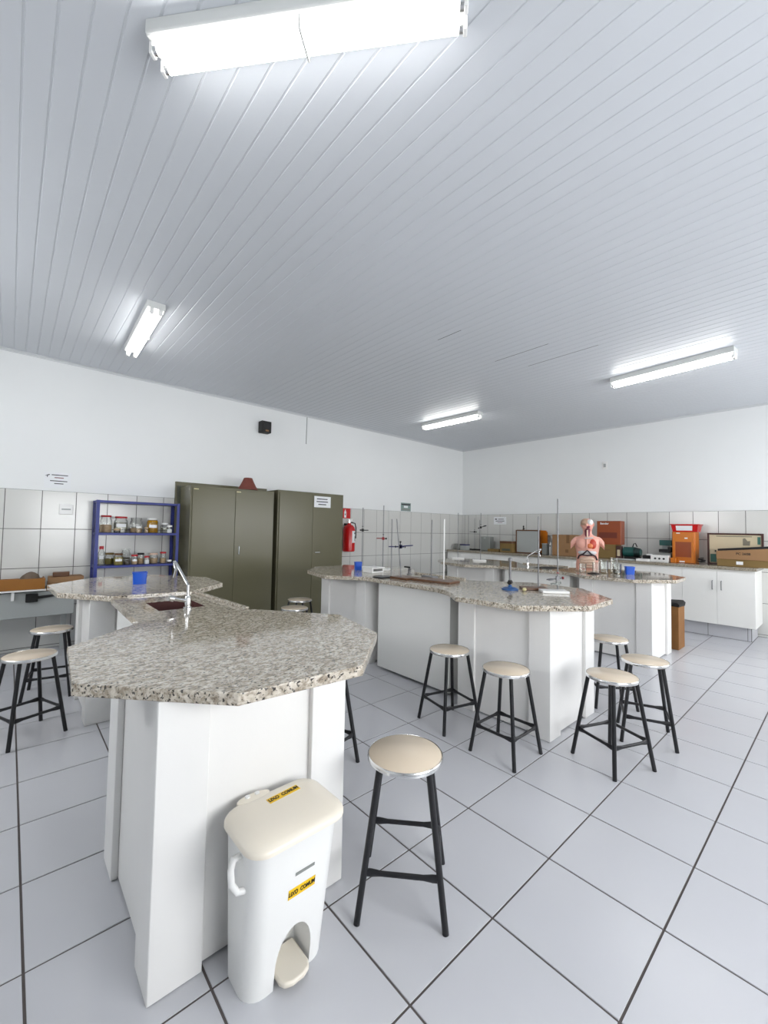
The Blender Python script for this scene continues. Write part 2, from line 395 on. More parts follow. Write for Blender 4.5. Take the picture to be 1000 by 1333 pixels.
# ------------------------------------------------------------------ fluorescent lights
def make_light():
    r = thing('ceiling_light', (0,0,0), '', 'light', 'fluorescent ceiling lights')
    h = MB(); L = 0.625
    q = [(-.075,0),(-.075,-.052),(-.068,-.06),(.068,-.06),(.075,-.052),(.075,0)]
    h.add([(x,-L,z) for x,z in q]+[(x,L,z) for x,z in q], [tuple(range(6)), tuple(range(11,5,-1))]+[(i,6+i,6+(i+1)%6,(i+1)%6) for i in range(6)])
    part('housing', h, m_house, r, world=False, bevel=0.003)
    for s in (-1, 1):
        x = 0.035*s
        t = part('tube', MB().cyl((x,-L+.03,-.092),(x,L-.03,-.092),.0165,n=14), m_tube, r, world=False)
        for e in (-1, 1):
            part('end_cap', MB().cyl((x,e*(L-.031),-.092),(x,e*(L-.016),-.092),.0172,n=14), m_alu, t, world=False)
            part('socket', MB().box(x-.016, min(e*(L-.016),e*L), -.112, x+.016, max(e*(L-.016),e*L), -.06), m_white, r, world=False, bevel=0.003)
    part('centre_clip', MB().box(-.06,-.004,-.112,-.052,.004,-.06).box(.052,-.004,-.112,.06,.004,-.06).box(-.06,-.004,-.115,.06,.004,-.111), m_house, r, world=False)
    return r
L0 = make_light()
LIGHTS = [((0.777, 1.385), R(40.3), 'two-tube ceiling light mounted diagonally, large at the top of the frame'),
          ((0.92, 4.72), R(-2), 'two-tube ceiling light above the blue jar shelf and grey-green cabinets'),
          ((5.74, 4.70), R(1.5), 'two-tube ceiling light nearest the far corner of the room'),
          ((5.68, 1.40), R(-4), 'two-tube ceiling light at right above the long wall counter')]
for k, ((x, y), rz, lab) in enumerate(LIGHTS):
    o = L0 if k == 0 else copy_tree(L0)
    o.location = (x, y, HC); o.rotation_euler = (0,0,rz); o['label'] = lab

# ------------------------------------------------------------------ lab islands
T = 0.965
def pedestal(root, x0, x1, y0, y1, zt, wdt=0.165, dp=0.026):
    p = part('pedestal', MB().box(x0+dp, y0+dp, 0.012, x1-dp, y1-dp, zt), m_panel, root)
    for sx in (0, 1):
        for sy in (0, 1):
            cx, cy = (x0, x1)[sx], (y0, y1)[sy]; ax, ay = (1,-1)[sx], (1,-1)[sy]
            poly = [(cx,cy),(cx+ax*wdt,cy),(cx+ax*wdt,cy+ay*dp),(cx+ax*dp,cy+ay*dp),(cx+ax*dp,cy+ay*wdt),(cx,cy+ay*wdt)]
            part('corner_board', MB().prism(poly, 0.002, zt), m_panel, p, bevel=0.0025)
    return p
def faucet(root, x, y, z, ang, H=0.27, reach=0.2):
    dx, dy = math.cos(ang), math.sin(ang)
    fb = part('faucet', MB().lathe([(0.026,0),(0.026,0.012),(0.019,0.016),(0.019,0.075),(0.014,0.085)], 16, (x,y,z)), m_chrome, root)
    path = [(x,y,z+.08),(x,y,z+.15)]
    A = Vector((x,y,z+.15)); B = Vector((x+dx*reach*.75, y+dy*reach*.75, z+H-.01))
    path += [tuple(A.lerp(B, k/4)) for k in range(1,5)]
    for k in range(1, 7):
        t = R(60-k*25); path.append((x+dx*(reach*.75+.0+.035*math.sin(R(k*28))), y+dy*(reach*.75+.035*math.sin(R(k*28))), z+H-.01+.016*math.sin(R(k*30))-.012*max(0,k-3)))
    path.append((x+dx*reach*.88, y+dy*reach*.88, z+H-.10))
    part('spout', MB().tube(path, 0.0095, 10), m_chrome, fb)
    part('tap_handle', MB().cyl((x,y,z+.05),(x-dy*.07-.02,y+dx*.05,z+.075),.011,.013).cyl((x-dy*.07-.02,y+dx*.05,z+.075),(x-dy*.09-.025,y+dx*.065,z+.082),.02,.018), m_chrome, fb)
    return fb

# --- bench nearest the camera
b1 = thing('lab_bench', (0.75, 2.9, 0), 'granite-topped lab bench nearest the camera, with sunken sink and tap', 'lab bench', 'granite lab benches')
part('worktop', MB().prism([(.202,2.21),(.171,1.692),(.553,1.281),(1.027,1.25),(1.397,1.596),(1.509,2.065),(1.17,2.53),(.545,2.545)], T-.04, T), m_gran, b1, bevel=0.004, seg=2)
part('worktop', MB().prism([(.256,4.496),(.285,3.965),(.565,3.560),(1.10,3.50),(1.483,3.863),(1.515,4.384),(1.15,4.86),(.608,4.887)], T-.04, T), m_gran, b1, bevel=0.004, seg=2)
zs = .95; hx0, hx1, hy0, hy1 = .715, 1.0, 2.88, 3.235
ss = MB().prism([(.548,2.54),(hx0,2.54),(hx0,3.55),(.568,3.565)], zs-.04, zs).prism([(hx1,2.535),(1.175,2.535),(1.135,3.495),(hx1,3.52)], zs-.04, zs)
ss.box(hx0,2.54,zs-.04,hx1,hy0,zs).box(hx0,hy1,zs-.04,hx1,3.52,zs)
slab = part('sink_slab', ss, m_gran, b1)
bs = MB(); t_ = .004
bs.box(hx0+.0005,hy0+.0005,zs-.17,hx1-.0005,hy1-.0005,zs-.166).box(hx0+.0005,hy0+.0005,zs-.166,hx0+.004,hy1-.0005,zs-.002).box(hx1-.004,hy0+.0005,zs-.166,hx1-.0005,hy1-.0005,zs-.002)
bs.box(hx0+.004,hy0+.0005,zs-.166,hx1-.004,hy0+.004,zs-.002).box(hx0+.004,hy1-.004,zs-.166,hx1-.004,hy1-.0005,zs-.002)
sb = part('sink_basin', bs, m_brown, slab, label='brown metal sink basin')
part('drain', MB().lathe([(0.03,0),(0.03,.004),(.02,.005),(.018,.002)], 16, ((hx0+hx1)/2,(hy0+hy1)/2,zs-.166)), m_chrome, slab)
part('raised_edge', MB().prism([(1.15,2.60),(1.175,2.60),(1.135,3.50),(1.11,3.50)], zs, zs+.018), m_gran, b1, bevel=.002)
pedestal(b1, .373, 1.11, 1.467, 2.24, T-.04)
pedestal(b1, .468, 1.20, 3.765, 4.55, T-.04)
part('middle_panel', MB().box(.62,2.40,.03,1.10,3.62,zs-.20).box(.62,2.40,zs-.20,.70,3.62,zs-.04).box(1.01,2.40,zs-.20,1.10,3.62,zs-.04), m_panel2, b1, bevel=.002)
part('core', MB().box(.75,2.2,.012,1.0,2.40,T-.045), m_panel, b1); part('core', MB().box(.75,3.62,.012,1.0,3.80,T-.045), m_panel, b1)
faucet(b1, .872, 2.845, zs, R(100), H=.285, reach=.22)

# --- bench two and three: one slab, narrow in the middle
def island(dx, dy, label, sink):
    r = thing('lab_bench', (3.3+dx, 3.0+dy, 0), label, 'lab bench', 'granite lab benches')
    P = [(2.885,2.50),(2.84,2.36),(2.76,2.23),(2.64,2.09),(2.692,1.565),(3.104,1.247),(3.579,1.267),(4.016,1.689),(4.03,2.2),(3.76,2.5),(3.66,2.62),(3.62,2.75),
         (3.62,3.40),(3.68,3.52),(4.0,3.85),(4.0,4.35),(3.6,4.84),(3.05,4.78),(2.72,4.42),(2.60,3.86),(2.80,3.60),(2.86,3.52),(2.87,3.42)]
    part('worktop', MB().prism([(x+dx,y+dy) for x,y in P], T-.04, T), m_gran, r, bevel=.004, seg=2)
    part('raised_edge', MB().box(3.585+dx,2.72+dy,T,3.612+dx,3.45+dy,T+.02), m_gran, r, bevel=.002)
    pedestal(r, 2.90+dx, 3.66+dx, 1.442+dy, 2.262+dy, T-.04)
    pedestal(r, 2.93+dx, 3.67+dx, 3.56+dy, 4.42+dy, T-.04)
    part('middle_panel', MB().box(2.985+dx,2.42+dy,.03,3.56+dx,3.40+dy,T-.041), m_panel2, r, bevel=.002)
    part('core', MB().box(3.19+dx,2.23+dy,.012,3.5+dx,2.42+dy,T-.045), m_panel, r); part('core', MB().box(3.19+dx,3.40+dy,.012,3.5+dx,3.60+dy,T-.045), m_panel, r)
    if sink:
        part('sink_basin', MB().box(3.08+dx,2.72+dy,T+.0005,3.46+dx,3.0+dy,T+.003), m_dark, r)  # flat dark plate stands in for the shaded sink hollow, none is cut
        faucet(r, 3.22+dx, 3.16+dy, T, R(-60), H=.26, reach=.20)
    return r
b2 = island(0, 0, 'granite-topped lab bench in the middle, with retort stands and gas burner on it', False)
b3 = island(2.60, 0.09, 'granite-topped lab bench farthest right, carrying the anatomical torso', True)

# ------------------------------------------------------------------ stools
SH = 0.558
def make_stool():
    r = thing('lab_stool', (0,0,0), '', 'stool', 'round-seat lab stools')
    s = part('seat', MB().lathe([(0.0,SH-.022),(.150,SH-.022),(.153,SH-.018),(.153,SH-.004),(.149,SH),(0.0,SH)], 40), m_seat, r, world=False, angle=50)
    part('edge_band', MB().ring_loft([[(rr*math.cos(2*math.pi*i/40), rr*math.sin(2*math.pi*i/40), z) for i in range(40)] for rr, z in
        ((.1532,SH-.020),(.1568,SH-.018),(.1575,SH-.010),(.1565,SH-.003),(.1535,SH+.0006),(.152,SH-.0006))], cap=False), m_alu, s, world=False)
    tp, ft = .098, .166
    for sx in (-1,1):
        for sy in (-1,1):
            part('leg', MB().tube([(sx*tp,sy*tp,SH-.022),(sx*(tp+(ft-tp)*.5),sy*(tp+(ft-tp)*.5),(SH-.022)*.5),(sx*ft,sy*ft,0)], .0125, 12), m_black, r, world=False)
    k = tp+(ft-tp)*(1-.175/(SH-.022))
    for a in range(4):
        p = [(-k,-k),(k,-k),(k,k),(-k,k)]; A = Vector((*p[a],.175)); B = Vector((*p[(a+1)%4],.175)); d = (B-A).normalized(); nn = Vector((-d.y,d.x,0)); up = Vector((0,0,1))
        rings = []
        for t, hh, ww in ((.03,.016,.005),(.10,.0155,.006),(.22,.010,.009),(.5,.0095,.0095),(.78,.010,.009),(.90,.0155,.006),(.97,.016,.005)):
            c = A.lerp(B, t); rings.append([c+nn*ww*math.cos(q)+up*hh*math.sin(q) for q in [2*math.pi*i/10 for i in range(10)]])
        part('stretcher', MB().ring_loft(rings), m_black, r, world=False)
    return r
st0 = make_stool()
STOOLS = [((1.268,1.256),-47.6,'beige-seat black-legged stool standing alone in front, beside the white pedal bin'),
          ((2.60,2.11),76.5,'beige-seat stool beside the middle panel of the middle bench'),
          ((2.55,1.58),0,'beige-seat stool at the left corner of the middle bench front end'),
          ((2.985,1.065),68,'beige-seat stool, front one of the pair at the right corner of the middle bench'),
          ((3.54,1.035),23,'beige-seat stool, rear one of the pair on the open floor at right'),
          ((4.00,1.45),40,'beige-seat stool half hidden behind the right side of the middle bench'),
          ((0.145,3.87),22,'beige-seat stool at the left edge of the frame, nearer of two'),
          ((0.318,4.70),79,'beige-seat stool beside the rear pedestal of the nearest bench'),
          ((2.84,4.78),30,'beige-seat stool before the right grey-green cabinet, farther of two'),
          ((2.50,4.32),10,'beige-seat stool before the right grey-green cabinet, nearer of two'),
          ((1.515,2.245),14,'stool tucked under the nearest bench with only one black leg showing')]
for k, ((x,y), rz, lab) in enumerate(STOOLS):
    o = st0 if k == 0 else copy_tree(st0)
    o.location = (x,y,0); o.rotation_euler = (0,0,R(rz)); o['label'] = lab

# ------------------------------------------------------------------ pedal bin
pb = thing('pedal_bin', (0.745, 1.33, 0), 'white plastic pedal bin with cream lid and yellow labels', 'bin', rz=R(0.5))
def rrect(x0, x1, y0, y1, r, z, n=6):
    pts = []
    for cx, cy, a0 in ((x1-r,y1-r,0),(x0+r,y1-r,90),(x0+r,y0+r,180),(x1-r,y0+r,270)):
        for i in range(n+1):
            a = R(a0+90*i/n); pts.append((cx+r*math.cos(a), cy+r*math.sin(a), z))
    return pts
# body shell with an arched foot opening at the front (local axes: -y is the front)
BH = .495
def bin_front(z): return -.068-.062*z/BH
def bin_body():
    me = MB(); rings = []
    for z in [0,.01,.05,.1,.15,.2,.25,.3,.36,.41,.455,.475,BH]:
        t = z/BH; wx = .146+.016*t+(.006 if z >= .475 else 0); yf = bin_front(z)-(.005 if z >= .475 else 0); yb = .120
        rings.append(rrect(-wx, wx, yf, yb, .06, z))
    me.ring_loft(rings)
    m = me.mesh('body'); m.materials.append(m_white)
    return m
body = link('body', bin_body(), pb)
arch = MB(); ap = [(-.066,-.02),(.066,-.02),(.066,.07)]+[(.066*math.cos(R(a)), .07+.115*math.sin(R(a))) for a in range(10,180,10)]+[(-.066,.07)]
nA = len(ap)
arch.add([(x+.010,-.30,z) for x,z in ap]+[(x+.010,.03,z) for x,z in ap], [tuple(range(nA)), tuple(range(2*nA-1,nA-1,-1))]+[(i,nA+i,nA+(i+1)%nA,(i+1)%nA) for i in range(nA)])
am = arch.mesh('arch'); ao = bpy.data.objects.new('arch_cut', am); COL.objects.link(ao)
ao.parent = pb
md = body.modifiers.new('cut', 'BOOLEAN'); md.object = ao; md.operation = 'DIFFERENCE'; md.solver = 'EXACT'
bpy.context.view_layer.update()
dg = bpy.context.evaluated_depsgraph_get(); nm = bpy.data.meshes.new_from_object(body.evaluated_get(dg)); body.modifiers.clear(); body.data = nm; nm.name = 'body'
nm.polygons.foreach_set('use_smooth', [True]*len(nm.polygons)); nm.set_sharp_from_angle(angle=R(35))
bpy.data.objects.remove(ao)
lz = BH-.006
lid = part('lid', MB().ring_loft([rrect(-.174,.178,-.146,.116,.065,lz), rrect(-.179,.183,-.151,.119,.068,lz+.004), rrect(-.179,.183,-.151,.119,.068,lz+.014),
      rrect(-.174,.178,-.146,.115,.066,lz+.022), rrect(-.160,.164,-.132,.104,.058,lz+.031), rrect(-.11,.11,-.085,.075,.05,lz+.037), rrect(-.03,.03,-.025,.02,.018,lz+.038)]), m_lid, pb, world=False)
hg = part('hinge', MB().ring_loft([[(-.055+.062*math.cos(R(a)), .110+.025*math.sin(R(a)), z) for a in range(0,360,20)] for z in (lz-.004,lz+.034)]), m_lid, pb, bevel=.004, seg=2, world=False)
for hx_ in (-.073,-.037): part('hinge_pin', MB().cyl((hx_,.120,lz+.033),(hx_,.120,lz+.037),.009,n=14), m_white, hg, world=False)
part('pedal', MB().prism([(-.045,-.085),(-.035,-.105),(-.01,-.115),(.03,-.115),(.055,-.105),(.065,-.085),(.065,.02),(-.045,.02)], .018, .036), m_lid, pb, bevel=.006, seg=2, world=False)
part('handle', MB().tube([(-.158,-.03,.452),(-.185,-.035,.455),(-.196,-.04,.43),(-.194,-.045,.39),(-.178,-.05,.362),(-.150,-.055,.358)], .0105, 10), m_white, pb, world=False)
tl = math.atan(.062/BH)
s1 = part('front_sticker', MB().box(-.050,-.0012,-.016,.050,0,.016), m_yellow, pb, world=False)
s1.location = (.018, bin_front(.306)-.0006, .306); s1.rotation_euler = (tl,0,0)
lettering('LIXO  COMUM', .020, m_dark, s1, (0,-.002,0), (R(90),0,0), .0004, sx=.74)
s2 = part('maker_plate', MB().box(-.036,-.0012,-.005,.036,0,.005), m_grey, pb, world=False)
s2.location = (.024, bin_front(.366)-.0006, .366); s2.rotation_euler = (tl,0,0)
s3 = part('lid_sticker', MB().box(-.062,-.0145,0,.062,.0145,.0012), m_yellow, lid, world=False)
s3.location = (.03, .048, lz+.0372); s3.rotation_euler = (0,0,R(4))
lettering('LIXO  COMUM', .021, m_dark, s3, (0,0,.0018), (0,0,0), .0004, sx=.86)

# ------------------------------------------------------------------ steel cabinets on the long wall
def steel_cabinet(x0, x1, yf, zt, label, vert_handle):
    r = thing('steel_cabinet', ((x0+x1)/2, yf+.22, 0), label, 'cabinet', 'grey-green steel cabinets')
    yb = Y1-.035
    part('body', MB().box(x0, yf+.02, .03, x1, yb, zt-.0).box(x0+.03,yf+.05,0,x0+.08,yb-.03,.03).box(x1-.08,yf+.05,0,x1-.03,yb-.03,.03), m_cab, r, bevel=.004, seg=2)
    xm = (x0+x1)/2
    for k, (a, b) in enumerate(((x0+.022, xm-.002), (xm+.002, x1-.022))):
        d = part('door', MB().box(a, yf, .06, b, yf+.019, zt-.032), m_cab, r, bevel=.003, seg=2)
        if k == 1:
            if vert_handle: part('handle', MB().box(a+.06,yf-.016,1.08,a+.075,yf,1.20), m_chrome, d, bevel=.003)
            else: part('handle', MB().box(a+.05,yf-.014,1.07,a+.15,yf,1.09), m_chrome, d, bevel=.003)
        if vert_handle: part('maker_tag', MB().box(a+.012,yf-.001,zt-.055,a+.075,yf,zt-.042), m_yel2, d)
    return r
steel_cabinet(1.80, 3.02, 5.90, 2.03, 'grey-green two-door steel cabinet with a clay volcano on top', True)
c2 = steel_cabinet(3.085, 4.335, 5.90, 2.065, 'grey-green steel cabinet with a white paper notice, beside the fire extinguisher', False)
pn = part('notice', MB().box(3.73,5.8985,1.825,4.055,5.8997,2.01), m_paper, c2, label='white paper notice')
for z, a, b in ((1.965,3.78,3.99),(1.92,3.775,4.0),(1.875,3.81,3.965)):
    part('printed_line', MB().box(a,5.8978,z-.008,b,5.8985,z+.008), m_ink, pn)
single('clay_volcano', MB().lathe([(0.15,0),(.145,.01),(.115,.06),(.085,.12),(.062,.175),(.055,.18),(.045,.165),(.0,.15)], 9, (2.64,6.02,2.031)), m_clay, (2.64,6.02,2.031),
       'red-brown clay volcano model standing on the left steel cabinet', 'model')

# ------------------------------------------------------------------ blue shelf with specimen jars
sx0, sx1, sy0, sy1, szt = .775, 1.715, 6.07, 6.36, 1.775
bsf = thing('metal_shelf', ((sx0+sx1)/2, 6.2, 0), 'blue metal shelf unit holding specimen jars', 'shelf')
for x in (sx0, sx1-.035):
    for yy in (sy0, sy1-.035):
        px = MB(); q = .003; xx = x if x == sx0 else x+.035; ax = 1 if x == sx0 else -1; yb_ = yy if yy == sy0 else yy+.035; ay = 1 if yy == sy0 else -1
        px.prism([(xx,yb_),(xx+ax*.035,yb_),(xx+ax*.035,yb_+ay*q),(xx+ax*q,yb_+ay*q),(xx+ax*q,yb_+ay*.035),(xx,yb_+ay*.035)], 0, szt)
        part('post', px, m_blue, bsf)
for z in (.15,.56,.975,1.378,szt):
    part('shelf_board', MB().box(sx0+.004,sy0+.004,z-.03,sx1-.004,sy1-.004,z-.002), m_blue, bsf, bevel=.002)
def jar(x, z, r, h, lab, lidm=None, fill=None, fh=.5, label=False, y=6.19, neck=.8, lidh=.018, name='specimen_jar'):
    o = thing(name, (x,y,z), lab, 'jar', 'specimen jars on the blue shelf')
    hb = h-lidh
    part('glass_body', MB().lathe([(r*.94,0),(r,.006),(r,hb*.72),(r*.96,hb*.80),(r*neck,hb*.90),(r*neck,hb)], 20), m_glass, o, world=False)
    if lidm: part('lid', MB().lathe([(r*neck*1.06,hb-.004),(r*neck*1.08,hb),(r*neck*1.08,h-.003),(r*neck*1.02,h)], 20), lidm, o, world=False)
    if fill: part('contents', MB().lathe([(r*.88,.004),(r*.93,.01),(r*.93,hb*fh*.9),(r*.8,hb*fh),(r*.3,hb*fh*1.03)], 16), fill, o, world=False)
    if label: part('paper_label', MB().ring_loft([[((r+.001)*math.cos(R(a)), (r+.001)*math.sin(R(a)), zz) for a in range(-135,-54,10)]+[((r-.0005)*math.cos(R(a)), (r-.0005)*math.sin(R(a)), zz) for a in range(-55,-136,-10)] for zz in (hb*.38,hb*.60)]), m_paper, o, world=False)
    return o
U, D = 1.377, .974
X_ = lambda u: .778+(u-124)*.00845
jar(X_(138),U,.066,.215,'wide jar with red lid and pale coiled specimen, leftmost on upper shelf',m_redlid,m_tan,.5)
jar(X_(158),U,.080,.205,'large clear jar with red lid and white label, upper shelf',m_redlid,m_liq,.7,True,y=6.245)
jar(X_(151),U,.036,.05,'low tan-lidded dish in front of the large red-lidded jar',m_tan,m_murk,.6,y=6.115,neck=.95)
jar(X_(178.5),U,.076,.195,'large clear jar without a coloured lid, middle of upper shelf',m_glass,m_tan,.35,y=6.25)
jar(X_(178.5),U,.030,.085,'small white-lidded jar in front of the clear lidless jar',m_white,m_tan,.7,y=6.105,neck=.95)
jar(X_(199.5),U,.070,.195,'jar of amber yellow liquid with white label and white lid',m_white,m_amber,.93,True)
jar(X_(189.5),U,.022,.075,'tiny pale jar just left of the amber jar',m_tan,m_tan,.7,y=6.12,neck=.95)
jar(X_(217),U,.050,.135,'clear jar with white lid at the right end of upper shelf',m_white,m_liq,.6)
jar(X_(222),U,.032,.105,'small white jar in front at the right end of upper shelf',m_white,m_paper,.6,y=6.115,neck=.95)
jar(X_(134),D,.036,.235,'tall clear bottle with red cap, leftmost on lower shelf',m_redlid,m_liq,.5,True,neck=.6,lidh=.035,name='specimen_bottle')
jar(X_(146),D,.055,.145,'olive jar with brown lid beside the red-capped bottle',m_card2,m_olive,.6,y=6.28)
jar(X_(154.5),D,.055,.145,'wide olive jar with brown lid and white label, lower shelf',m_wood,m_olive,.8,True,y=6.13)
jar(X_(167),D,.055,.195,'tall clear jar with clear lid at the back of lower shelf',m_glass,m_murk,.45,y=6.285)
jar(X_(165.5),D,.038,.075,'low jar full of black-brown specimen on lower shelf',m_glass,m_murk,.9,y=6.125,neck=.95)
jar(X_(175.5),D,.038,.125,'jar with salmon red lid and white label, middle of lower shelf',m_redlid,m_tan,.5,True,y=6.14,neck=.92)
jar(X_(185),D,.040,.14,'jar with dark lid behind the small salmon-lidded jar',m_dark,m_tan,.6,neck=.92)
jar(X_(192),D,.030,.105,'smallest salmon-lidded jar with white label, lower shelf',m_redlid,m_paper,.6,True,y=6.125,neck=.92)
jar(X_(203),D,.050,.135,'jar with pale pink lid and light contents, lower shelf',m_gut,m_tan,.6,neck=.92)
jar(X_(216.5),D,.038,.15,'jar with bright red lid near the right end of lower shelf',m_redlid,m_tan,.5,neck=.92)
jar(X_(224),D,.026,.045,'tiny white-lidded pot at the right end of lower shelf',m_white,m_murk,.6,y=6.12,neck=.95)

# ------------------------------------------------------------------ low bench on the long wall, far left
wbn = thing('wall_bench', (-.3, 6.2, 0), 'low grey bench against the tiled wall at far left', 'bench')
part('body', MB().box(-1.2,6.05,.44,.60,Y1-.004,.715), m_lgrey, wbn, bevel=.003)
part('top_board', MB().box(-1.2,5.98,.732,.335,Y1-.004,.748), m_white, wbn, bevel=.002)
part('bracket', MB().box(.045,6.0,.64,.07,6.048,.731), m_white, wbn)
part('leg', MB().box(-1.15,6.1,0,-1.10,6.15,.44), m_lgrey, wbn)
part('leg', MB().box(.50,6.25,0,.55,6.30,.44), m_lgrey, wbn)
part('spacer', MB().box(-1.1,6.2,.715,.30,6.38,.732), m_lgrey, wbn)
tr = thing('wooden_tray', (.12,6.09,.7485), 'orange-brown open box holding a rock on the low wall bench', 'box')
tz = .749
part('box_side', MB().box(-.10,6.01,tz,.325,6.025,tz+.118), m_tray, tr, bevel=.002)
part('box_side', MB().box(-.10,6.225,tz,.325,6.24,tz+.105), m_tray, tr, bevel=.002)
part('box_end', MB().box(.31,6.025,tz,.325,6.225,tz+.118), m_tray, tr, bevel=.002)
part('box_end', MB().box(-.10,6.025,tz,-.085,6.225,tz+.118), m_tray, tr, bevel=.002)
part('box_bottom', MB().box(-.085,6.025,tz,.31,6.225,tz+.01), m_tray, tr)
def lump(c, rx, ry, rz, seed, n=12, m=7):
    rnd = random.Random(seed); mb = MB().ell((0,0,0), 1, 1, 1, n, m)
    mb.v = [(c[0]+x*rx*(1+.22*(rnd.random()-.5)), c[1]+y*ry*(1+.22*(rnd.random()-.5)), c[2]+max(-.98,z)*rz*(1+.2*(rnd.random()-.5))) for x,y,z in mb.v]
    return mb
single('rock', lump((.20,6.13,tz+.095),.085,.07,.085,4), m_rock, (.20,6.13,tz+.01), 'pointed grey-brown rock lying in the orange-brown box', 'rock')
for k, (a, b, c, d, z0, z1, lab, mm) in enumerate([(.34,.72,6.10,6.36,.716,.75,'lowest flattened cardboard piece of the pile on the low wall bench',m_card2),
        (.345,.70,6.09,6.34,.751,.80,'middle cardboard sheet of the pile on the low wall bench',m_card),
        (.35,.69,6.08,6.34,.801,.862,'flattened brown carton, thickest in the pile on the low wall bench',m_card)]):
    sh = (k-1)*.02
    single('cardboard_piece', MB().prism([(a,c),(b,c+.03+sh),(b-.01,d),(a+.012,d-.02)], z0, z1-.001), mm, ((a+b)/2,(c+d)/2,z0), lab, 'cardboard', 'cardboard pile on the low bench', bevel=.002)
single('folded_card', MB().prism([(.395,6.12),(.55,6.14),(.56,6.22),(.40,6.22)], .8625, .915), m_wood, (.47,6.17,.8625), 'small dark brown folded card on top of the cardboard pile', 'cardboard', bevel=.006)
bt = thing('rubber_mallet', (.29,6.03,.62), 'black mallet hanging across the front of the low grey bench', 'tool')
part('head', MB().box(.165,6.005,.61,.27,6.049,.70), m_dark, bt, bevel=.006)
part('handle', MB().tube([(.27,6.03,.655),(.45,6.03,.672)], [.016,.011], 8), m_dark, bt)

# ------------------------------------------------------------------ things on the walls
def sign(name, corners, axis, lab, lines, m=m_paper, th=.003):
    (a, z1), (b, z0) = corners
    if axis == 'A':
        yy = Y1-.001 if z0 < HT else Y1+.006
        o = thing(name, ((a+b)/2, yy, (z0+z1)/2), lab, 'sign')
        part('sheet', MB().box(a,yy-th,z0,b,yy,z1), m, o)
        for (p,q,r0,r1,mm) in lines: part('printed_line', MB().box(a+(b-a)*p,yy-th-.001,z0+(z1-z0)*r0,a+(b-a)*q,yy-th,z0+(z1-z0)*r1), mm, o)
    else:
        xx = X1-.001 if z0 < HT else X1+.006
        o = thing(name, (xx, (a+b)/2, (z0+z1)/2), lab, 'sign')
        part('sheet', MB().box(xx-th,b,z0,xx,a,z1), m, o)
        for (p,q,r0,r1,mm) in lines: part('printed_line', MB().box(xx-th-.001,a+(b-a)*q,z0+(z1-z0)*r0,xx-th,a+(b-a)*p,z0+(z1-z0)*r1), mm, o)
    return o
ps = sign('wall_sign', ((.285,2.10),(.545,1.905)), 'A', 'white paper sign with small logo above the tiles at far left',
     [(.27,.88,.79,.84,m_ink),(.38,.72,.62,.68,m_inkred),(.22,.86,.42,.47,m_ink),(.38,.72,.26,.31,m_ink)])
lg = part('logo', MB().prism([(.292,0),(.30,0.006),(.325,.02),(.34,.022),(.335,.01),(.322,.008),(.318,-.015),(.312,-.015),(.312,.004)], 0, .001), m_ink, ps, world=False)
lg.rotation_euler = (R(90),0,0); lg.location = (-.415,-.0035,.045)
sw = thing('switch_plate', (.51, Y1-.001, 1.653), 'white plastic switch plate on a wall tile at far left', 'switch plate')
part('plate', MB().box(.442,Y1-.011,1.59,.578,Y1-.001,1.716), m_white, sw, bevel=.004, seg=2)
part('rocker', MB().box(.465,Y1-.015,1.645,.555,Y1-.011,1.662), m_lgrey, sw, bevel=.001)
sp = thing('wall_speaker', (3.035, 6.36, 3.01), 'small black speaker box high on the white wall', 'speaker')
part('case', MB().box(2.955,6.28,3.01,3.12,Y1+.006,3.195), m_dark, sp, bevel=.006, seg=2)
part('badge', MB().box(3.02,6.2785,3.03,3.075,6.28,3.055), m_card, sp)
part('speaker_grille', MB().cyl((3.04,6.2785,3.125),(3.04,6.281,3.125),.05,n=20), m_black, sp)
single('wall_cable', MB().tube([(3.86,Y1+.002,3.44),(3.857,Y1+.002,3.2),(3.853,Y1+.002,2.965)], .006, 8), m_grey, (3.855,Y1+.002,2.965), 'thin grey cable running down the white wall from the ceiling', 'cable')
fx = thing('fire_extinguisher', (4.745, 6.27, 1.05), 'red fire extinguisher hung beside the right steel cabinet', 'fire extinguisher')
part('cylinder', MB().lathe([(.02,0),(.10,.0),(.112,.012),(.112,.40),(.10,.45),(.07,.485),(.035,.50),(.028,.53)], 28, (4.745,6.275,1.055)), m_red, fx)
part('valve', MB().cyl((4.745,6.275,1.585),(4.745,6.275,1.64),.024).box(4.70,6.262,1.615,4.80,6.288,1.63).box(4.705,6.264,1.645,4.83,6.286,1.657), m_chrome, fx)
part('hose', MB().tube([(4.77,6.25,1.60),(4.84,6.22,1.58),(4.862,6.22,1.50),(4.862,6.22,1.3)], .011, 8), m_dark, fx)
part('data_label', MB().ring_loft([[(4.745+.1135*math.cos(R(a)),6.275+.1135*math.sin(R(a)),z) for a in range(-95,-9,12)]+[(4.745+.111*math.cos(R(a)),6.275+.111*math.sin(R(a)),z) for a in range(-11,-96,-12)] for z in (1.22,1.44)]), m_paper, fx)
part('label_print', MB().ring_loft([[(4.745+.1142*math.cos(R(a)),6.275+.1142*math.sin(R(a)),z) for a in range(-70,-9,12)]+[(4.745+.1137*math.cos(R(a)),6.275+.1137*math.sin(R(a)),z) for a in range(-11,-71,-12)] for z in (1.385,1.41)])
     .ring_loft([[(4.745+.1142*math.cos(R(a)),6.275+.1142*math.sin(R(a)),z) for a in range(-60,-19,10)]+[(4.745+.1137*math.cos(R(a)),6.275+.1137*math.sin(R(a)),z) for a in range(-20,-61,-10)] for z in (1.25,1.34)]), m_ink, fx)
part('wall_hook', MB().box(4.72,6.36,1.54,4.77,Y1-.001,1.58), m_dark, fx)
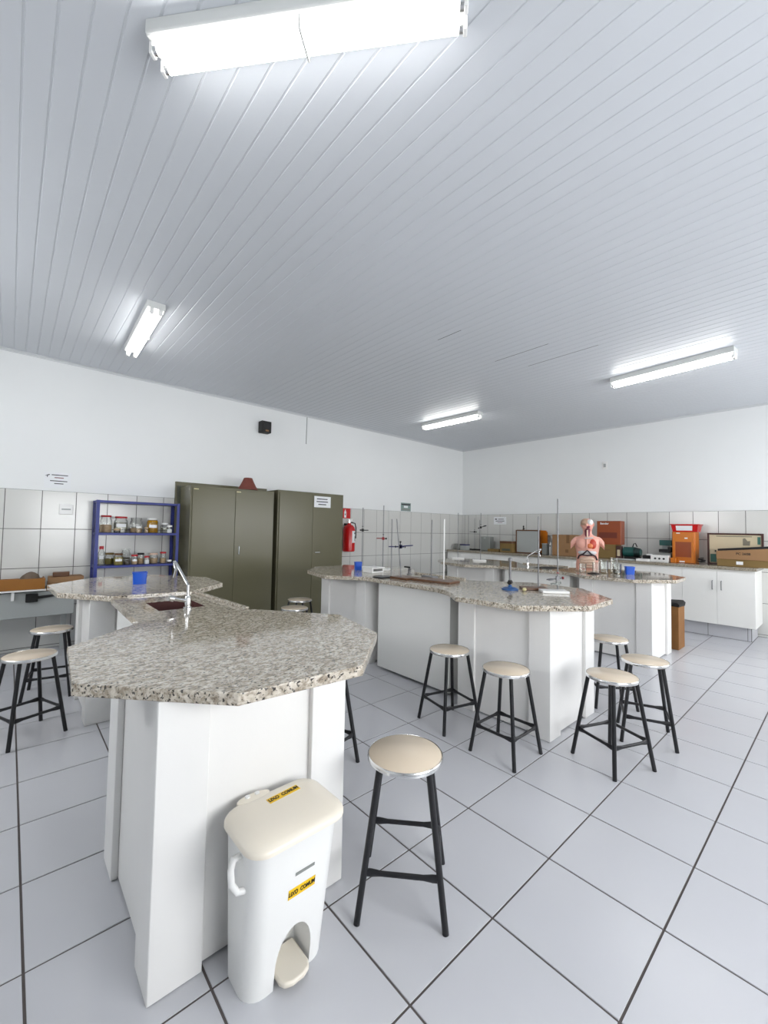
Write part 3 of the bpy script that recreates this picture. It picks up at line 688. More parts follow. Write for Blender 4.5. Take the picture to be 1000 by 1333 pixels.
es = thing('extinguisher_sign', (4.78, Y1-.001, 1.77), 'red sign with white pictogram above the fire extinguisher', 'sign')
part('sheet', MB().box(4.66,Y1-.004,1.675,4.865,Y1-.001,1.865), m_red, es)
pg = part('pictogram', MB().prism([(4.715,1.69),(4.765,1.69),(4.765,1.80),(4.75,1.815),(4.75,1.84),(4.73,1.84),(4.73,1.815),(4.715,1.80)], 0, .001), m_paper, es, world=False)
pg.rotation_euler = (R(90),0,0); pg.location = (-4.78,-.0036,-1.77)
part('pictogram_mark', MB().box(4.73,Y1-.0065,1.735,4.75,Y1-.0055,1.765), m_dark, es)
sign('wall_sign', ((6.215,2.058),(6.515,1.88)), 'A', 'small grey-green safety sign just above the tile edge near the far corner', [(.05,.95,.72,.88,m_ink),(.1,.9,.1,.3,m_grey),(.3,.7,.4,.65,m_paper)], m_greensign)
sign('wall_sign', ((5.50,1.812),(5.18,1.64)), 'B', 'white paper sign on the tiles above the grey case on the counter', [(.1,.25,.62,.78,m_ink),(.35,.8,.66,.74,m_ink),(.15,.85,.4,.48,m_ink),(.3,.7,.2,.26,m_inkred)])
op = thing('outlet_plate', (X1+.006,3.085,2.76), 'small blank outlet plate high on the right white wall', 'outlet')
part('plate', MB().box(X1-.004,3.04,2.69,X1+.006,3.13,2.835), m_white, op, bevel=.003)
part('socket_cover', MB().box(X1-.007,3.065,2.73,X1-.004,3.105,2.795), m_lgrey, op, bevel=.001)

# ------------------------------------------------------------------ long counter on the right wall
CZ = 1.04
ct = single('countertop', MB().box(7.655,.872,CZ-.045,X1-.002,6.33,CZ), m_ctop, (8.0,3.6,CZ-.045), 'long brown-grey granite countertop along the right wall', 'countertop', bevel=.003)
ys = [.893,1.735,2.577,3.419,4.261,5.103,5.945,6.33]
cabl = ['white base cabinet with two steel handles at the open right end of the counter', 'white base cabinet next to the brown wood-grain bin', 'white base cabinet behind the torso end of the right bench',
        'white base cabinet under the big cardboard box', 'white base cabinet under the wood-framed board', 'white base cabinet under the grey case', 'narrow white filler cabinet in the far corner']
for k in range(7):
    a, b = ys[k], ys[k+1]
    o = thing('base_cabinet', (7.99,(a+b)/2,.2), cabl[k], 'cabinet', 'white base cabinets under the counter')
    part('body', MB().box(7.70,a+.001,.2,X1-.003,b-.001,CZ-.046), m_panel2, o)
    ds = [(a+.002,(a+b)/2-.0015),((a+b)/2+.0015,b-.002)] if b-a > .6 else [(a+.002,b-.002)]
    for q, (c, d) in enumerate(ds):
        dd = part('door', MB().box(7.68,c,.203,7.699,d,.962), m_panel2, o, bevel=.0015)
        hy = d-.05 if q == 0 else c+.05
        part('handle', MB().tube([(7.679,hy,.70),(7.652,hy,.70),(7.652,hy,.825),(7.679,hy,.825)], .006, 8), m_steel, dd)
bk = struct('baseboard_right', MB().box(7.812,.955,0,8.30,6.3,.198), m_grout)
yy = .9468+.05
edges = [.957]+[yy+TP*i for i in range(0,12)]+[6.3]
for a, b in zip(edges, edges[1:]):
    if b-a > .01: part('kick_tile', MB().box(7.803,a+.003,.004,7.8115,b-.003,.197), m_floor, bk, bevel=.001)
part('kick_tile', MB().box(7.815,.947,.004,8.298,.9545,.197), m_floor, bk, bevel=.001)

# --- things on the counter, from the far corner towards the right
Z = CZ+.0005
def hollow(x0,y0,z0,x1,y1,z1,t=.004):
    return MB().box(x0,y0,z0,x1,y1,z0+t).box(x0,y0,z0+t,x0+t,y1,z1).box(x1-t,y0,z0+t,x1,y1,z1).box(x0+t,y0,z0+t,x1-t,y0+t,z1).box(x0+t,y1-t,z0+t,x1-t,y1,z1)
gb = thing('glass_tank', (7.98,6.2,Z), 'small clear tank at the far corner end of the counter', 'tank')
part('tank_walls', hollow(7.90,6.13,Z,8.1,6.30,Z+.13), m_glass, gb)
part('tank_base', MB().box(7.895,6.125,Z-.0002,8.105,6.305,Z+.0035), m_dark, gb)
ib = thing('instrument_box', (7.93,6.0,Z), 'small white instrument box with blue lid near the far corner', 'box')
part('body', MB().box(7.86,5.93,Z,8.0,6.10,Z+.10), m_lgrey, ib, bevel=.004)
part('lid', MB().box(7.855,5.925,Z+.10,8.005,6.105,Z+.128), m_purple, ib, bevel=.004)
gc = thing('grey_case', (8.1,5.54,Z), 'upright grey plastic case standing against the tiles on the counter', 'case')
part('shell', MB().box(8.05,5.42,Z,8.22,5.68,Z+.32), m_grey, gc, bevel=.02, seg=3)
part('latch', MB().box(8.045,5.53,Z+.27,8.05,5.58,Z+.30), m_lgrey, gc)
for k,(yy_,hx,lab,mm) in enumerate([(5.30,.16,'low olive carton lying right of the grey case',m_card2),]):
    single('flat_carton', MB().box(7.95,5.12,Z,8.15,5.45-.04,Z+.05), mm, (8.05,5.25,Z), lab, 'box', bevel=.003)
wb2 = thing('wooden_box', (7.95,4.88,Z), 'small brown wooden box with dark lid beside the framed board', 'box')
part('body', MB().box(7.88,4.76,Z,8.03,5.05,Z+.19), m_card2, wb2, bevel=.003)
part('lid', MB().box(7.875,4.755,Z+.19,8.035,5.055,Z+.235), m_wood, wb2, bevel=.003)
part('drawer_slot', MB().box(7.878,4.80,Z+.03,7.881,5.0,Z+.08), m_cabd, wb2)
fb_ = thing('framed_board', (8.0,4.47,Z), 'pale board in a thin wooden frame leaning on the counter', 'board')
part('board', MB().box(8.0,4.225,Z+.02,8.02,4.715,Z+.46), m_lgrey, fb_)
for a in ((7.99,4.205,Z,8.03,4.225,Z+.48),(7.99,4.715,Z,8.03,4.74,Z+.48),(7.99,4.225,Z+.46,8.03,4.715,Z+.485),(7.99,4.225,Z,8.03,4.715,Z+.02)):
    part('frame_strip', MB().box(*a), m_wood, fb_, bevel=.002)
fg = thing('small_figurine', (8.0,4.57,Z+.486), 'tiny dark figurine standing on top of the framed board', 'figurine')
part('figure', MB().lathe([(.016,0),(.018,.02),(.012,.05),(.018,.065),(.014,.08),(.004,.088)], 10, (8.01,4.57,Z+.486)).tube([(8.01,4.56,Z+.52),(8.01,4.53,Z+.51)], .007, 6), m_dark, fg)
part('base', MB().lathe([(.022,-.0005),(.022,.006)], 10, (8.01,4.57,Z+.486)), m_wood, fg)
wp_ = thing('wooden_board', (8.2,4.2,Z), 'rounded orange-brown wooden board behind the pale framed board', 'board')
pp = [(4.34,0),(4.14,0),(4.135,.30),(4.14,.44),(4.17,.475),(4.34,.48)]
part('board_leaf', MB().add([(8.17,y_,Z+z_) for y_,z_ in pp]+[(8.20,y_,Z+z_) for y_,z_ in pp], [(0,1,2,3,4,5),(11,10,9,8,7,6)]+[(i,6+i,6+(i+1)%6,(i+1)%6) for i in range(6)]), m_orange, wp_)
part('foot', MB().box(8.15,4.15,Z,8.22,4.33,Z+.02), m_wood, wp_)
gbx = thing('grey_box', (8.1,4.17,Z), 'dull grey box on the counter left of the white bottle', 'box')
part('body', MB().box(8.04,4.08,Z,8.15,4.18,Z+.20), m_grey, gbx, bevel=.006, seg=2)
part('lid', MB().box(8.035,4.075,Z+.20,8.155,4.185,Z+.215), m_lgrey, gbx, bevel=.003)
bo = thing('white_bottle', (8.1,4.02,Z), 'small white plastic bottle beside the big cardboard box', 'bottle')
part('body', MB().lathe([(.032,0),(.035,.006),(.035,.19),(.022,.225),(.014,.235)], 16, (8.1,4.02,Z)), m_white, bo)
part('cap', MB().lathe([(.016,.235),(.016,.27),(.012,.275)], 12, (8.1,4.02,Z)), m_lgrey, bo)
part('label_mark', MB().box(8.0635,4.005,Z+.16,8.0645,4.035,Z+.18), m_dark, bo)
bb = thing('cardboard_box', (8.1,3.62,Z), 'largest closed cardboard box on the counter, behind the anatomical torso', 'box')
part('carton', MB().box(7.95,3.33,Z,8.28,3.92,Z+.40), m_card, bb, bevel=.004)
part('packing_tape', MB().box(7.949,3.58,Z+.24,7.9498,3.64,Z+.4005).box(7.949,3.58,Z+.4005,8.281,3.64,Z+.4012), m_cardt, bb)
part('shipping_mark', MB().box(7.949,3.60,Z+.06,7.9497,3.66,Z+.12), m_cardt, bb)
cb2 = thing('cardboard_box', (8.05,2.9,Z), 'olive cardboard box carrying the red-brown wooden case', 'box')
part('carton', MB().box(7.97,2.77,Z,8.25,3.16,Z+.245), m_card2, cb2, bevel=.004)
part('printed_mark', MB().box(7.969,2.86,Z+.14,7.9697,2.98,Z+.16), m_cardt, cb2)
wc = thing('wooden_case', (8.1,2.9,Z+.246), 'red-brown lacquered wooden case standing on the olive cardboard box', 'case')
part('case_front', MB().box(8.0,2.70,Z+.246,8.02,3.10,Z+.665), m_rust, wc, bevel=.003)
part('case_back', MB().box(8.0205,2.70,Z+.246,8.19,3.10,Z+.665), m_rust, wc, bevel=.003)
part('dark_panel', MB().box(7.999,2.76,Z+.36,7.9997,3.07,Z+.46), m_rustd, wc)
lt = lettering('Bender', .05, m_paper, wc, (-.102,.07,.372), (R(90),0,R(-90)), .0012)
db = thing('drinks_carton', (8.0,2.72,Z), 'small dark and white printed carton beside the olive box', 'box')
part('carton', MB().box(7.96,2.685,Z,8.06,2.765,Z+.225), m_wframe, db, bevel=.003)
part('printed_patch', MB().box(7.959,2.70,Z+.05,7.9597,2.745,Z+.16), m_poster, db)
mo = thing('bench_motor', (8.05,2.53,Z), 'teal green motor-like apparatus on the counter', 'apparatus')
part('motor_body', MB().cyl((8.05,2.66,Z+.13),(8.05,2.50,Z+.13),.085,n=20), m_teal, mo)
part('end_bell', MB().cyl((8.05,2.50,Z+.13),(8.05,2.40,Z+.12),.078,.06,n=20), m_teal, mo)
for k in range(5): part('cooling_fin', MB().cyl((8.05,2.49-.018*k,Z+.125),(8.05,2.484-.018*k,Z+.125),.086-.004*k,n=20), m_dark, mo)
part('foot', MB().box(7.98,2.42,Z,8.12,2.64,Z+.05), m_dark, mo, bevel=.004)
part('carry_handle', MB().tube([(8.05,2.53,Z+.21),(8.05,2.51,Z+.27),(8.05,2.485,Z+.28),(8.05,2.46,Z+.22)], .009, 8), m_dark, mo)
single('folded_cloth', MB().prism([(7.70,2.72),(7.72,2.46),(7.80,2.41),(7.86,2.54),(7.80,2.74)], Z, Z+.02), m_lgrey, (7.78,2.53,Z), 'crumpled pale cloth at the counter edge before the teal motor', 'cloth', bevel=.008, seg=2)
wtray = thing('white_tray', (7.84,2.3,Z), 'shallow white tray near the counter edge', 'tray')
part('tray_body', hollow(7.76,2.215,Z,7.92,2.39,Z+.035,.005), m_white, wtray)
part('tool_inside', MB().box(7.80,2.24,Z+.006,7.88,2.36,Z+.03), m_grey, wtray)
ch = thing('power_adapter', (7.95,2.26,Z), 'small black power adapter with white top behind the tray', 'adapter')
part('body', MB().box(7.93,2.20,Z,8.02,2.34,Z+.09), m_dark, ch, bevel=.004)
part('top', MB().box(7.94,2.22,Z+.09,8.01,2.29,Z+.115), m_white, ch, bevel=.004)
mb_ = thing('socket_board', (7.9,2.08,Z), 'white box with a row of dark holes below the grey meter', 'box')
part('box_body', MB().box(7.86,1.955,Z,7.97,2.205,Z+.105), m_white, mb_, bevel=.003)
for q in range(3): part('hole', MB().cyl((7.859,2.02+.06*q,Z+.05),(7.8605,2.02+.06*q,Z+.05),.016,n=12), m_dark, mb_)
mt = thing('bench_meter', (8.08,2.04,Z), 'grey upright meter with dark screen behind the white box', 'meter')
part('stand', MB().box(8.05,1.97,Z,8.14,2.12,Z+.14), m_lgrey, mt, bevel=.004)
part('dark_arm', MB().box(8.02,1.96,Z+.15,8.10,2.13,Z+.20).box(8.0,1.95,Z+.17,8.06,2.0,Z+.24), m_dark, mt, bevel=.004)
part('column', MB().box(8.10,2.0,Z+.14,8.14,2.10,Z+.26), m_lgrey, mt)
part('display', MB().box(8.05,1.955,Z+.26,8.12,2.13,Z+.35), m_teal, mt, bevel=.004)
oc = thing('display_cabinet', (8.05,1.77,Z), 'orange wooden cabinet with glazed front, below the red tray', 'cabinet')
part('carcass', MB().box(7.97,1.625,Z,8.22,1.93,Z+.49), m_orange, oc, bevel=.004)
part('upper_board', MB().box(7.955,1.64,Z+.33,7.9695,1.92,Z+.485), m_orange, oc, bevel=.002)
part('side_stile', MB().box(7.955,1.64,Z+.005,7.9695,1.675,Z+.3295), m_orange, oc, bevel=.002)
part('side_stile', MB().box(7.955,1.885,Z+.005,7.9695,1.92,Z+.3295), m_orange, oc, bevel=.002)
part('glazed_panel', MB().box(7.963,1.676,Z+.09,7.9695,1.884,Z+.329), m_rust, oc)
part('bottom_rail', MB().box(7.955,1.676,Z+.005,7.9695,1.884,Z+.04), m_orange, oc, bevel=.002)
part('paper_tag', MB().box(7.954,1.76,Z+.01,7.9549,1.83,Z+.03).box(7.954,1.72,Z+.38,7.9549,1.76,Z+.40).box(7.954,1.82,Z+.46,7.9549,1.87,Z+.475), m_paper, oc)
rt = thing('red_tray', (8.05,1.76,Z+.491), 'red plastic tray with white label on top of the orange cabinet', 'tray')
rz0 = Z+.4905
rg = []
for z_, g_ in ((0,0),(.105,.018),(.11,.03),(.122,.03),(.122,.012),(.012,-.006)):
    rg.append([(7.965-g_,1.60-g_,rz0+z_),(8.20+g_,1.60-g_,rz0+z_),(8.20+g_,1.92+g_,rz0+z_),(7.965-g_,1.92+g_,rz0+z_)])
part('tray_body', MB().ring_loft(rg), m_red, rt)
lbq = part('white_label', MB().add([(7.961,1.66,rz0+.02),(7.961,1.87,rz0+.02),(7.9475,1.875,rz0+.095),(7.9475,1.655,rz0+.095),(7.963,1.66,rz0+.02),(7.963,1.87,rz0+.02),(7.9495,1.875,rz0+.095),(7.9495,1.655,rz0+.095)],
     [(3,2,1,0),(4,5,6,7),(0,1,5,4),(1,2,6,5),(2,3,7,6),(3,0,4,7)]), m_paper, rt)
sb2 = single('small_orange_block', MB().box(7.87,1.86,Z,7.94,1.93,Z+.075), m_orange, (7.905,1.895,Z), 'small orange block beside the foot of the orange cabinet', 'block', bevel=.003)
single('coiled_cable', MB().tube([(8.0+(.05+.02*math.sin(a*.37))*math.cos(a*.5), 1.555+(.038+.012*math.sin(a*.23))*math.sin(a*.5), Z+.012+.0012*a+.012*(1+math.sin(a*.31))) for a in range(0,56)], .006, 6), m_dark, (8.0,1.535,Z), 'dark coiled cable between the orange cabinet and the framed poster', 'cable')
fp = thing('framed_poster', (8.2,1.18,Z), 'framed faded poster leaning on the tiles behind a cardboard box', 'poster')
part('print', MB().box(8.18,.875,Z+.02,8.19,1.485,Z+.455), m_poster, fp)
for a in ((8.165,.85,Z,8.20,.875,Z+.48),(8.165,1.485,Z,8.20,1.51,Z+.48),(8.165,.875,Z+.455,8.20,1.485,Z+.48),(8.165,.875,Z,8.20,1.485,Z+.02)):
    part('frame_strip', MB().box(*a), m_wframe, fp, bevel=.002)
part('printed_title', MB().box(8.1788,.98,Z+.425,8.1799,1.40,Z+.437), m_greyp, fp)
part('printed_panel', MB().box(8.1788,.885,Z+.32,8.1799,.92,Z+.43).box(8.1788,1.40,Z+.03,8.1799,1.475,Z+.155), m_tealp, fp)
part('printed_picture', MB().add([(8.1788,1.085,Z+.30),(8.1788,1.085,Z+.40),(8.1788,1.06,Z+.41),(8.1788,1.03,Z+.365),(8.1788,1.0,Z+.37),(8.1788,1.005,Z+.30),(8.1799,1.085,Z+.30),(8.1799,1.085,Z+.40),(8.1799,1.06,Z+.41),(8.1799,1.03,Z+.365),(8.1799,1.0,Z+.37),(8.1799,1.005,Z+.30)],[(0,1,2,3,4,5),(11,10,9,8,7,6)]+[(i,6+i,6+(i+1)%6,(i+1)%6) for i in range(6)]), m_greyp, fp)
part('printed_dot', MB().box(8.1788,1.40,Z+.19,8.1799,1.42,Z+.215), m_dark, fp)
cb3 = thing('cardboard_box', (7.9,1.08,Z), 'long cardboard box with handwritten marking at the right end of the counter', 'box')
def wed(x0,x1,y0,y1,z0,za,zb):
    return MB().add([(x0,y0,z0),(x1,y0,z0),(x1,y1,z0),(x0,y1,z0),(x0,y0,zb),(x1,y0,zb),(x1,y1,za),(x0,y1,za)],[(3,2,1,0),(4,5,6,7),(0,1,5,4),(1,2,6,5),(2,3,7,6),(3,0,4,7)])
part('carton', wed(7.80,8.10,.72,1.33,Z,Z+.115,Z+.135), m_card2, cb3, bevel=.003)
part('lid_flap', wed(7.785,8.10,.72,1.335,Z+.10,Z+.215,Z+.275), m_card, cb3, bevel=.003)
part('dark_contents', wed(7.86,8.09,.74,1.33,Z+.17,Z+.245,Z+.305), m_dark, cb3)
part('white_label', MB().box(7.7985,1.035,Z+.03,7.7997,1.11,Z+.075), m_paper, cb3)
lettering('PC 260B', .045, m_dark, cb3, (-.1165,-.05,.185), (R(90),0,R(-90)), .0006)

# ------------------------------------------------------------------ wood-grain bin behind the right bench
wbin = thing('paper_bin', (6.62,1.56,0), 'brown wood-grain bin with black bag behind the right bench', 'bin')
part('bin_body', MB().prism([(6.46,1.50),(6.74,1.50),(6.76,1.76),(6.47,1.76)], .002, .58), m_wbin, wbin, bevel=.004)
part('bin_bag', MB().ring_loft([[(6.455,1.495,.55),(6.745,1.495,.54),(6.765,1.765,.55),(6.465,1.765,.56)],[(6.45,1.49,.583),(6.75,1.487,.585),(6.775,1.77,.585),(6.46,1.77,.588)],[(6.47,1.52,.60),(6.73,1.51,.615),(6.74,1.74,.60),(6.48,1.74,.605)]]), m_dark, wbin)

# ------------------------------------------------------------------ blue cups
def cup(x, y, rz, lab, s=.045, h=.10):
    o = thing('blue_holder', (x,y,T+.0005), lab, 'holder', 'blue plastic holders', R(rz))
    part('holder_body', MB().ring_loft([rrect(-s*.92,s*.92,-s*.92,s*.92,.01,0,3), rrect(-s,s,-s,s,.012,h,3), rrect(-s+.004,s-.004,-s+.004,s-.004,.009,h,3), rrect(-s*.9+.004,s*.9-.004,-s*.9+.004,s*.9-.004,.008,.006,3)]), m_cup, o, world=False)
    part('rim_lip', MB().ring_loft([rrect(-s-.003,s+.003,-s-.003,s+.003,.013,h-.008,3), rrect(-s-.003,s+.003,-s-.003,s+.003,.013,h,3), rrect(-s-.0005,s+.0005,-s-.0005,s+.0005,.012,h,3), rrect(-s-.0005,s+.0005,-s-.0005,s+.0005,.012,h-.008,3)], cap=False), m_cup, o, world=False)
cup(.875,4.19,-10,'blue plastic holder on the nearest bench, before the blue shelf', .055)
cup(3.30,4.16,-30,'blue plastic holder on the middle bench, left of the white stand bases', .045)
cup(5.93,1.90,-60,'blue plastic holder on the right bench beside the glass beakers', .052)

# ------------------------------------------------------------------ retort stands and clamps
def stand(x, y, z, H, bw, bd, lab, bm, rz=0, tilt=(0,0), rm=None, bh=.022, off=(0,0)):
    o = thing('retort_stand', (x,y,z+.0005), lab, 'retort stand', 'retort stands', R(rz))
    part('base', MB().box(-bw/2,-bd/2,0,bw/2,bd/2,bh), bm, o, bevel=.004, seg=2, world=False)
    part('rod', MB().cyl((off[0],off[1],bh-.002),(off[0]+tilt[0],off[1]+tilt[1],H),.0058,n=10), rm or m_steel, o, world=False)
    return o
def clamp(parent, z, dirx, diry, L, m, m2, ang=0.0, off=(0,0)):
    o0 = Vector((off[0],off[1],z)); d = Vector((dirx,diry,0)).normalized(); d.z = ang
    k = part('clamp', MB().cyl(o0-d*.04, o0+d*L, .006, n=8).box(o0.x-.014,o0.y-.014,z-.018,o0.x+.014,o0.y+.014,z+.018), m, parent, world=False)
    s = Vector((-d.y,d.x,0)); e = o0+d*L
    part('jaw', MB().tube([e, e+d*.02+s*.022, e+d*.05+s*.02, e+d*.06+s*.008], .006, 6).tube([e, e+d*.02-s*.022, e+d*.05-s*.02, e+d*.06-s*.008], .006, 6), m, k, world=False)
    part('thumb_screw', MB().cyl(o0-d*.045, o0-d*.055, .012, n=10).cyl(o0+Vector((0,0,.018)), o0+Vector((0,0,.045)), .004).cyl(o0+Vector((0,0,.045)), o0+Vector((0,0,.055)), .010), m2, k, world=False)
    return k
# middle bench, front end
s_ = stand(3.52,1.72,T,.815,.22,.14,'tallest retort stand on the white base, with red-screwed clamps, middle bench front',m_white,-48,off=(.05,.06))
clamp(s_, .075, -.6, -.8, .05, m_grey, m_grey, off=(.05,.06)); clamp(s_, .115, -.85, -.3, .04, m_steel, m_clampred, -.1, off=(.05,.06))
stand(3.55,1.925,T,.66,.22,.14,'retort stand on a dark wooden base beside the gas burner',m_wood,-48,off=(.05,.03))
# middle bench, narrow part: wooden boards with rods
wbd = stand(3.22,2.80,T,.63,.20,.44,'retort stand at the right end of the brown board on the middle bench, pale rod',m_wood,8,rm=m_white,off=(.07,-.05))
s2_ = stand(3.13,3.155,T,.63,.20,.24,'retort stand with indigo clamp on the second brown board, middle bench',m_wood,0,off=(-.05,.0),tilt=(-.02,.06))
stand(3.42,3.06,T,.63,.10,.16,'thin plain steel retort stand behind the brown boards',m_steel,0,off=(-.02,-.04))
stand(3.02,3.36,T,.63,.20,.14,'retort stand on a dark board at the left end of the narrow part',m_black,0,bh=.012,off=(.06,-.05))
clamp(s2_, .34, .7, -.72, .07, m_purple, m_dark, .10, off=(-.04,.03)); clamp(s2_, .335, -.7, .72, .06, m_purple, m_dark, .0, off=(-.04,.03))
# middle bench, rear end
s3_ = stand(3.56,4.28,T,.80,.24,.15,'retort stand with black crossbar on the farther white base, beside the blue holder',m_white,-50,off=(-.08,.0))
clamp(s3_, .50, .7, -.7, .05, m_dark, m_dark, off=(-.08,0))
s4_ = stand(3.53,3.98,T,.82,.22,.15,'retort stand with red clamp on the nearer white base, middle bench rear end',m_white,-50,off=(.02,.0))
clamp(s4_, .40, -.75, .55, .05, m_clampred, m_dark, off=(.02,0))
wb4 = thing('white_block', (3.27,3.83,T+.0005), 'white plastic shelf block on the rear end of the middle bench', 'block')
part('block_body', MB().box(3.18,3.74,T+.0005,3.36,3.92,T+.02).box(3.18,3.74,T+.02,3.20,3.92,T+.05).box(3.34,3.74,T+.02,3.36,3.92,T+.05), m_white, wb4, bevel=.003)
part('block_top', MB().box(3.17,3.73,T+.0502,3.37,3.93,T+.066), m_white, wb4, bevel=.003)
tp2 = thing('bench_tap', (3.47,3.42,T), 'small grey bench tap at the far edge of the middle bench', 'tap')
part('tap_body', MB().lathe([(.03,.0005),(.03,.01),(.018,.014),(.016,.07),(.01,.075)], 14, (3.47,3.42,T)), m_steel, tp2)
part('tap_nozzle', MB().tube([(3.47,3.42,T+.06),(3.44,3.38,T+.068),(3.40,3.34,T+.05)], [.012,.010,.008], 8), m_steel, tp2)
part('tap_lever', MB().box(3.46,3.41,T+.076,3.48,3.50,T+.092), m_dark, tp2, bevel=.003)
# gas burner
gbn = thing('gas_burner', (3.35,2.04,T+.0005), 'gas burner with blue base on the middle bench', 'burner')
part('burner_base', MB().lathe([(.072,0),(.072,.012),(.055,.020),(.02,.026),(.012,.045)], 20), m_burn, gbn, world=False)
part('burner_tube', MB().lathe([(.011,.05),(.011,.25),(.018,.255),(.018,.28),(.012,.285)], 14), m_steel, gbn, world=False)
part('air_collar', MB().cyl((-.03,-.01,.065),(.03,.01,.065),.018,n=12).lathe([(.017,.055),(.017,.085)],12), m_dark, gbn, world=False)
single('rubber_stopper', lump((3.375,1.915,T+.016),.022,.018,.016,9), m_yel2, (3.375,1.915,T), 'small pale yellow rubber piece between burner and dark base', 'rubber piece')
# right bench, rear end, and on the counter
sA = stand(6.20,4.86,T,.845,.22,.14,'retort stand on white base, far left on the rear end of the right bench',m_white,-48,off=(.0,.0))
sB = stand(6.08,4.30,T,.83,.22,.14,'retort stand with black clamp on the rear end of the right bench',m_white,-48,off=(.02,.0))
clamp(sB, .58, .5, -.5, .05, m_dark, m_dark, .3, off=(.02,0))
sC = stand(8.12,6.06,CZ,.80,.12,.12,'retort stand on the counter against the corner tiles, leftmost of three',m_dark,0)
sD = stand(8.12,5.885,CZ,.74,.12,.12,'retort stand with clamp on the counter, middle of three near the corner',m_dark,0)
clamp(sD, .42, -.2, .9, .06, m_dark, m_dark)
stand(8.15,5.76,CZ,.70,.12,.10,'retort stand on the counter left of the grey case, rightmost of three',m_dark,0)

# ------------------------------------------------------------------ anatomical torso model
to = thing('anatomical_torso', (5.87,2.40,T+.0005), 'anatomical torso model with open chest standing on the right bench', 'anatomical model', None, R(-67.8))
def ringz(z, rx, ry, cy=0.0, n=20): return [(rx*math.cos(2*math.pi*i/n), cy+ry*math.sin(2*math.pi*i/n), z) for i in range(n)]
part('base_plate', MB().lathe([(.155,0),(.155,.015),(.15,.02)], 28), m_skull, to, world=False)
sh = MB().ring_loft([ringz(.02,.138,.085),ringz(.08,.14,.09),ringz(.16,.134,.088),ringz(.24,.134,.09),ringz(.32,.148,.098),ringz(.39,.165,.10),ringz(.435,.168,.092),ringz(.462,.14,.08),
      ringz(.482,.085,.068),ringz(.505,.058,.058,.008),ringz(.535,.053,.056,.01),ringz(.56,.056,.062,.004),ringz(.585,.066,.076,-.004),ringz(.62,.074,.088,.0),ringz(.655,.077,.094,.004),ringz(.69,.066,.080,.008),ringz(.708,.04,.05,.01),ringz(.715,.012,.015,.01)])
part('body_shell', sh, m_skin, to, world=False, angle=80)
for s in (-1,1):
    part('shoulder_stump', MB().ring_loft([[ (s*(.12+.088*t), .052*k*math.sin(q), .415-.075*t*t+.052*k*math.cos(q)) for q in [2*math.pi*i/14 for i in range(14)]] for t,k in ((0,1.05),(.3,1.1),(.6,1.08),(.85,1.0),(.98,.95),(1.0,.2))]), m_skin, to, world=False, angle=80)
part('chest_wall', MB().ell((-.065,-.062,.375),.075,.048,.075), m_skin, to, world=False, angle=80)
part('lung', MB().ell((.055,-.055,.37),.060,.050,.085), m_organ, to, world=False, angle=80)
part('heart', MB().ell((.035,-.095,.345),.036,.022,.036), m_heart, to, world=False, angle=80)
part('collar_bone', MB().tube([(-.03,-.092,.445),(.02,-.095,.45),(.07,-.085,.455)], .008, 8), m_rib, to, world=False)
part('breast_bone', MB().tube([(-.002,-.108,.44),(-.004,-.112,.38),(-.006,-.104,.31)], .009, 8), m_skin, to, world=False)
part('rib_margin', MB().ell((0,-.045,.255),.118,.056,.05), m_rib, to, world=False, angle=80)
part('diaphragm', MB().tube([(-.115,-.05,.17),(-.10,-.085,.21),(-.05,-.108,.235),(0,-.112,.285),(.05,-.108,.235),(.10,-.085,.21),(.118,-.05,.16)], .010, 8).tube([(-.08,-.098,.225),(0,-.11,.215),(.08,-.098,.225)], .008, 8), m_diaph, to, world=False)
part('intestines', MB().ell((0,-.045,.145),.105,.062,.085), m_gut, to, world=False, angle=80)
for k in range(4): part('gut_coil', MB().tube([(-.075,-.088,.17-.035*k),(-.03,-.112,.165-.035*k),(.03,-.112,.172-.035*k),(.075,-.088,.165-.035*k)], .013, 8), m_gut, to, world=False)
part('throat', MB().tube([(0,-.052,.47),(0,-.05,.51),(.004,-.052,.55),(.01,-.066,.585)], [.030,.032,.034,.026], 10), m_throat, to, world=False)
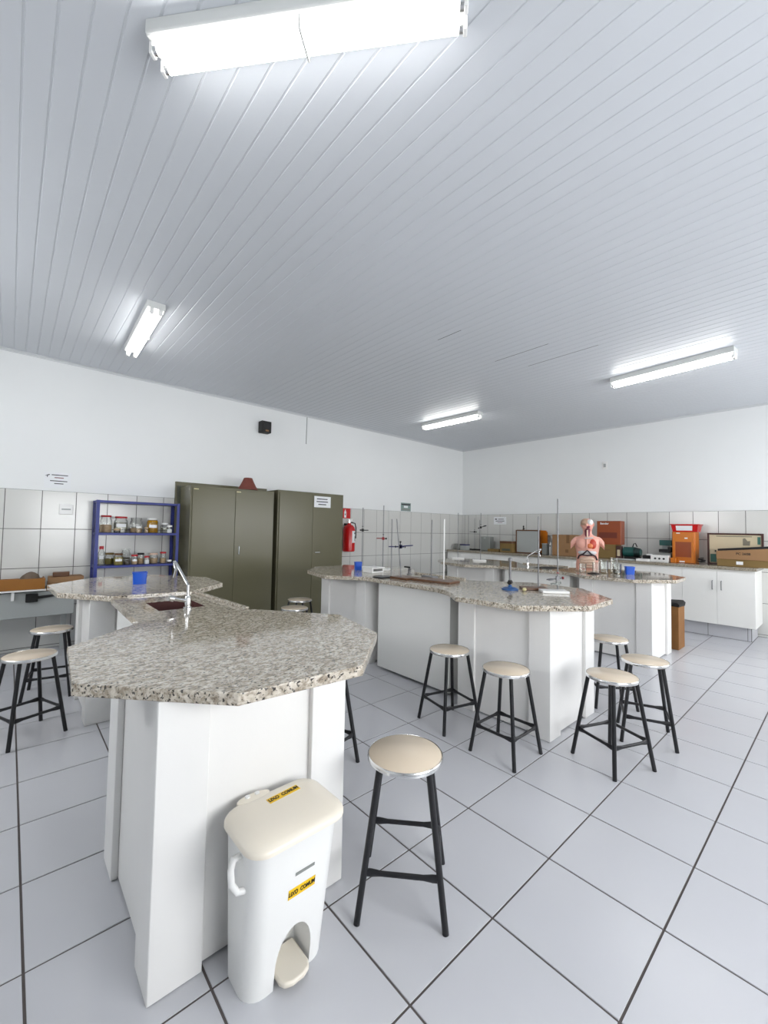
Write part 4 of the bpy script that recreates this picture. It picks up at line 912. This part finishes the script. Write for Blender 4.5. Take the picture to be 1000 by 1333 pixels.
part('windpipe', MB().tube([(0,-.088,.46),(0,-.084,.52),(.0,-.086,.56)], .010, 8), m_gut, to, world=False)
part('skull_cap', MB().ell((-.02,.0,.655),.066,.096,.063), m_skull, to, world=False, angle=80)
part('brain', MB().ell((.032,-.050,.662),.042,.052,.042), m_white, to, world=False, angle=80)
part('mouth', MB().ell((.012,-.076,.60),.026,.016,.018), m_throat, to, world=False)
part('nose', MB().ell((-.008,-.092,.622),.012,.014,.02), m_skin, to, world=False)
part('eye', MB().ell((-.033,-.082,.642),.011,.008,.007), m_diaph, to, world=False)
for s in (-1,1): part('ear', MB().ell((s*.078,.005,.63),.008,.018,.028), m_skin, to, world=False)

# ------------------------------------------------------------------ glassware beside the torso
def beaker(x, y, r, h, lab, liquid=None, z=T):
    o = thing('glass_beaker', (x,y,z+.0005), lab, 'beaker', 'glassware on the right bench')
    part('beaker_wall', MB().ring_loft([ringz(0,r*.94,r*.94),ringz(.006,r,r),ringz(h-.01,r,r),ringz(h,r*1.08,r*1.08),ringz(h,r*1.02,r*1.02),ringz(h-.01,r*.95,r*.95),ringz(.008,r*.94,r*.94)]), m_glass, o, world=False)
    if liquid: part('liquid', MB().lathe([(r*.93,.0085),(r*.93,h*.35),(r*.2,h*.352)], 18), liquid, o, world=False)
beaker(5.70,2.22,.045,.14,'glass beaker directly before the torso base')
beaker(5.80,2.16,.050,.17,'wide glass beaker right of the torso')
beaker(5.98,2.10,.045,.20,'tall clear beaker behind the grey-filled beaker')
beaker(5.89,2.035,.052,.125,'grey-filled glass beaker nearest the blue holder',m_greyliq)
beaker(5.58,2.34,.042,.12,'glass beaker at the left foot of the torso')
pd = thing('dark_slide_tray', (5.56,2.20,T+.0005), 'flat dark tray at the bench edge before the torso', 'tray')
part('tray_plate', MB().box(5.50,2.14,T+.0005,5.61,2.25,T+.010), m_dark, pd, bevel=.002)
part('watch_glass', MB().lathe([(.012,.0105),(.03,.014),(.042,.024),(.040,.024),(.028,.016),(.01,.013)], 18, (5.56,2.195,T)), m_glass, pd)
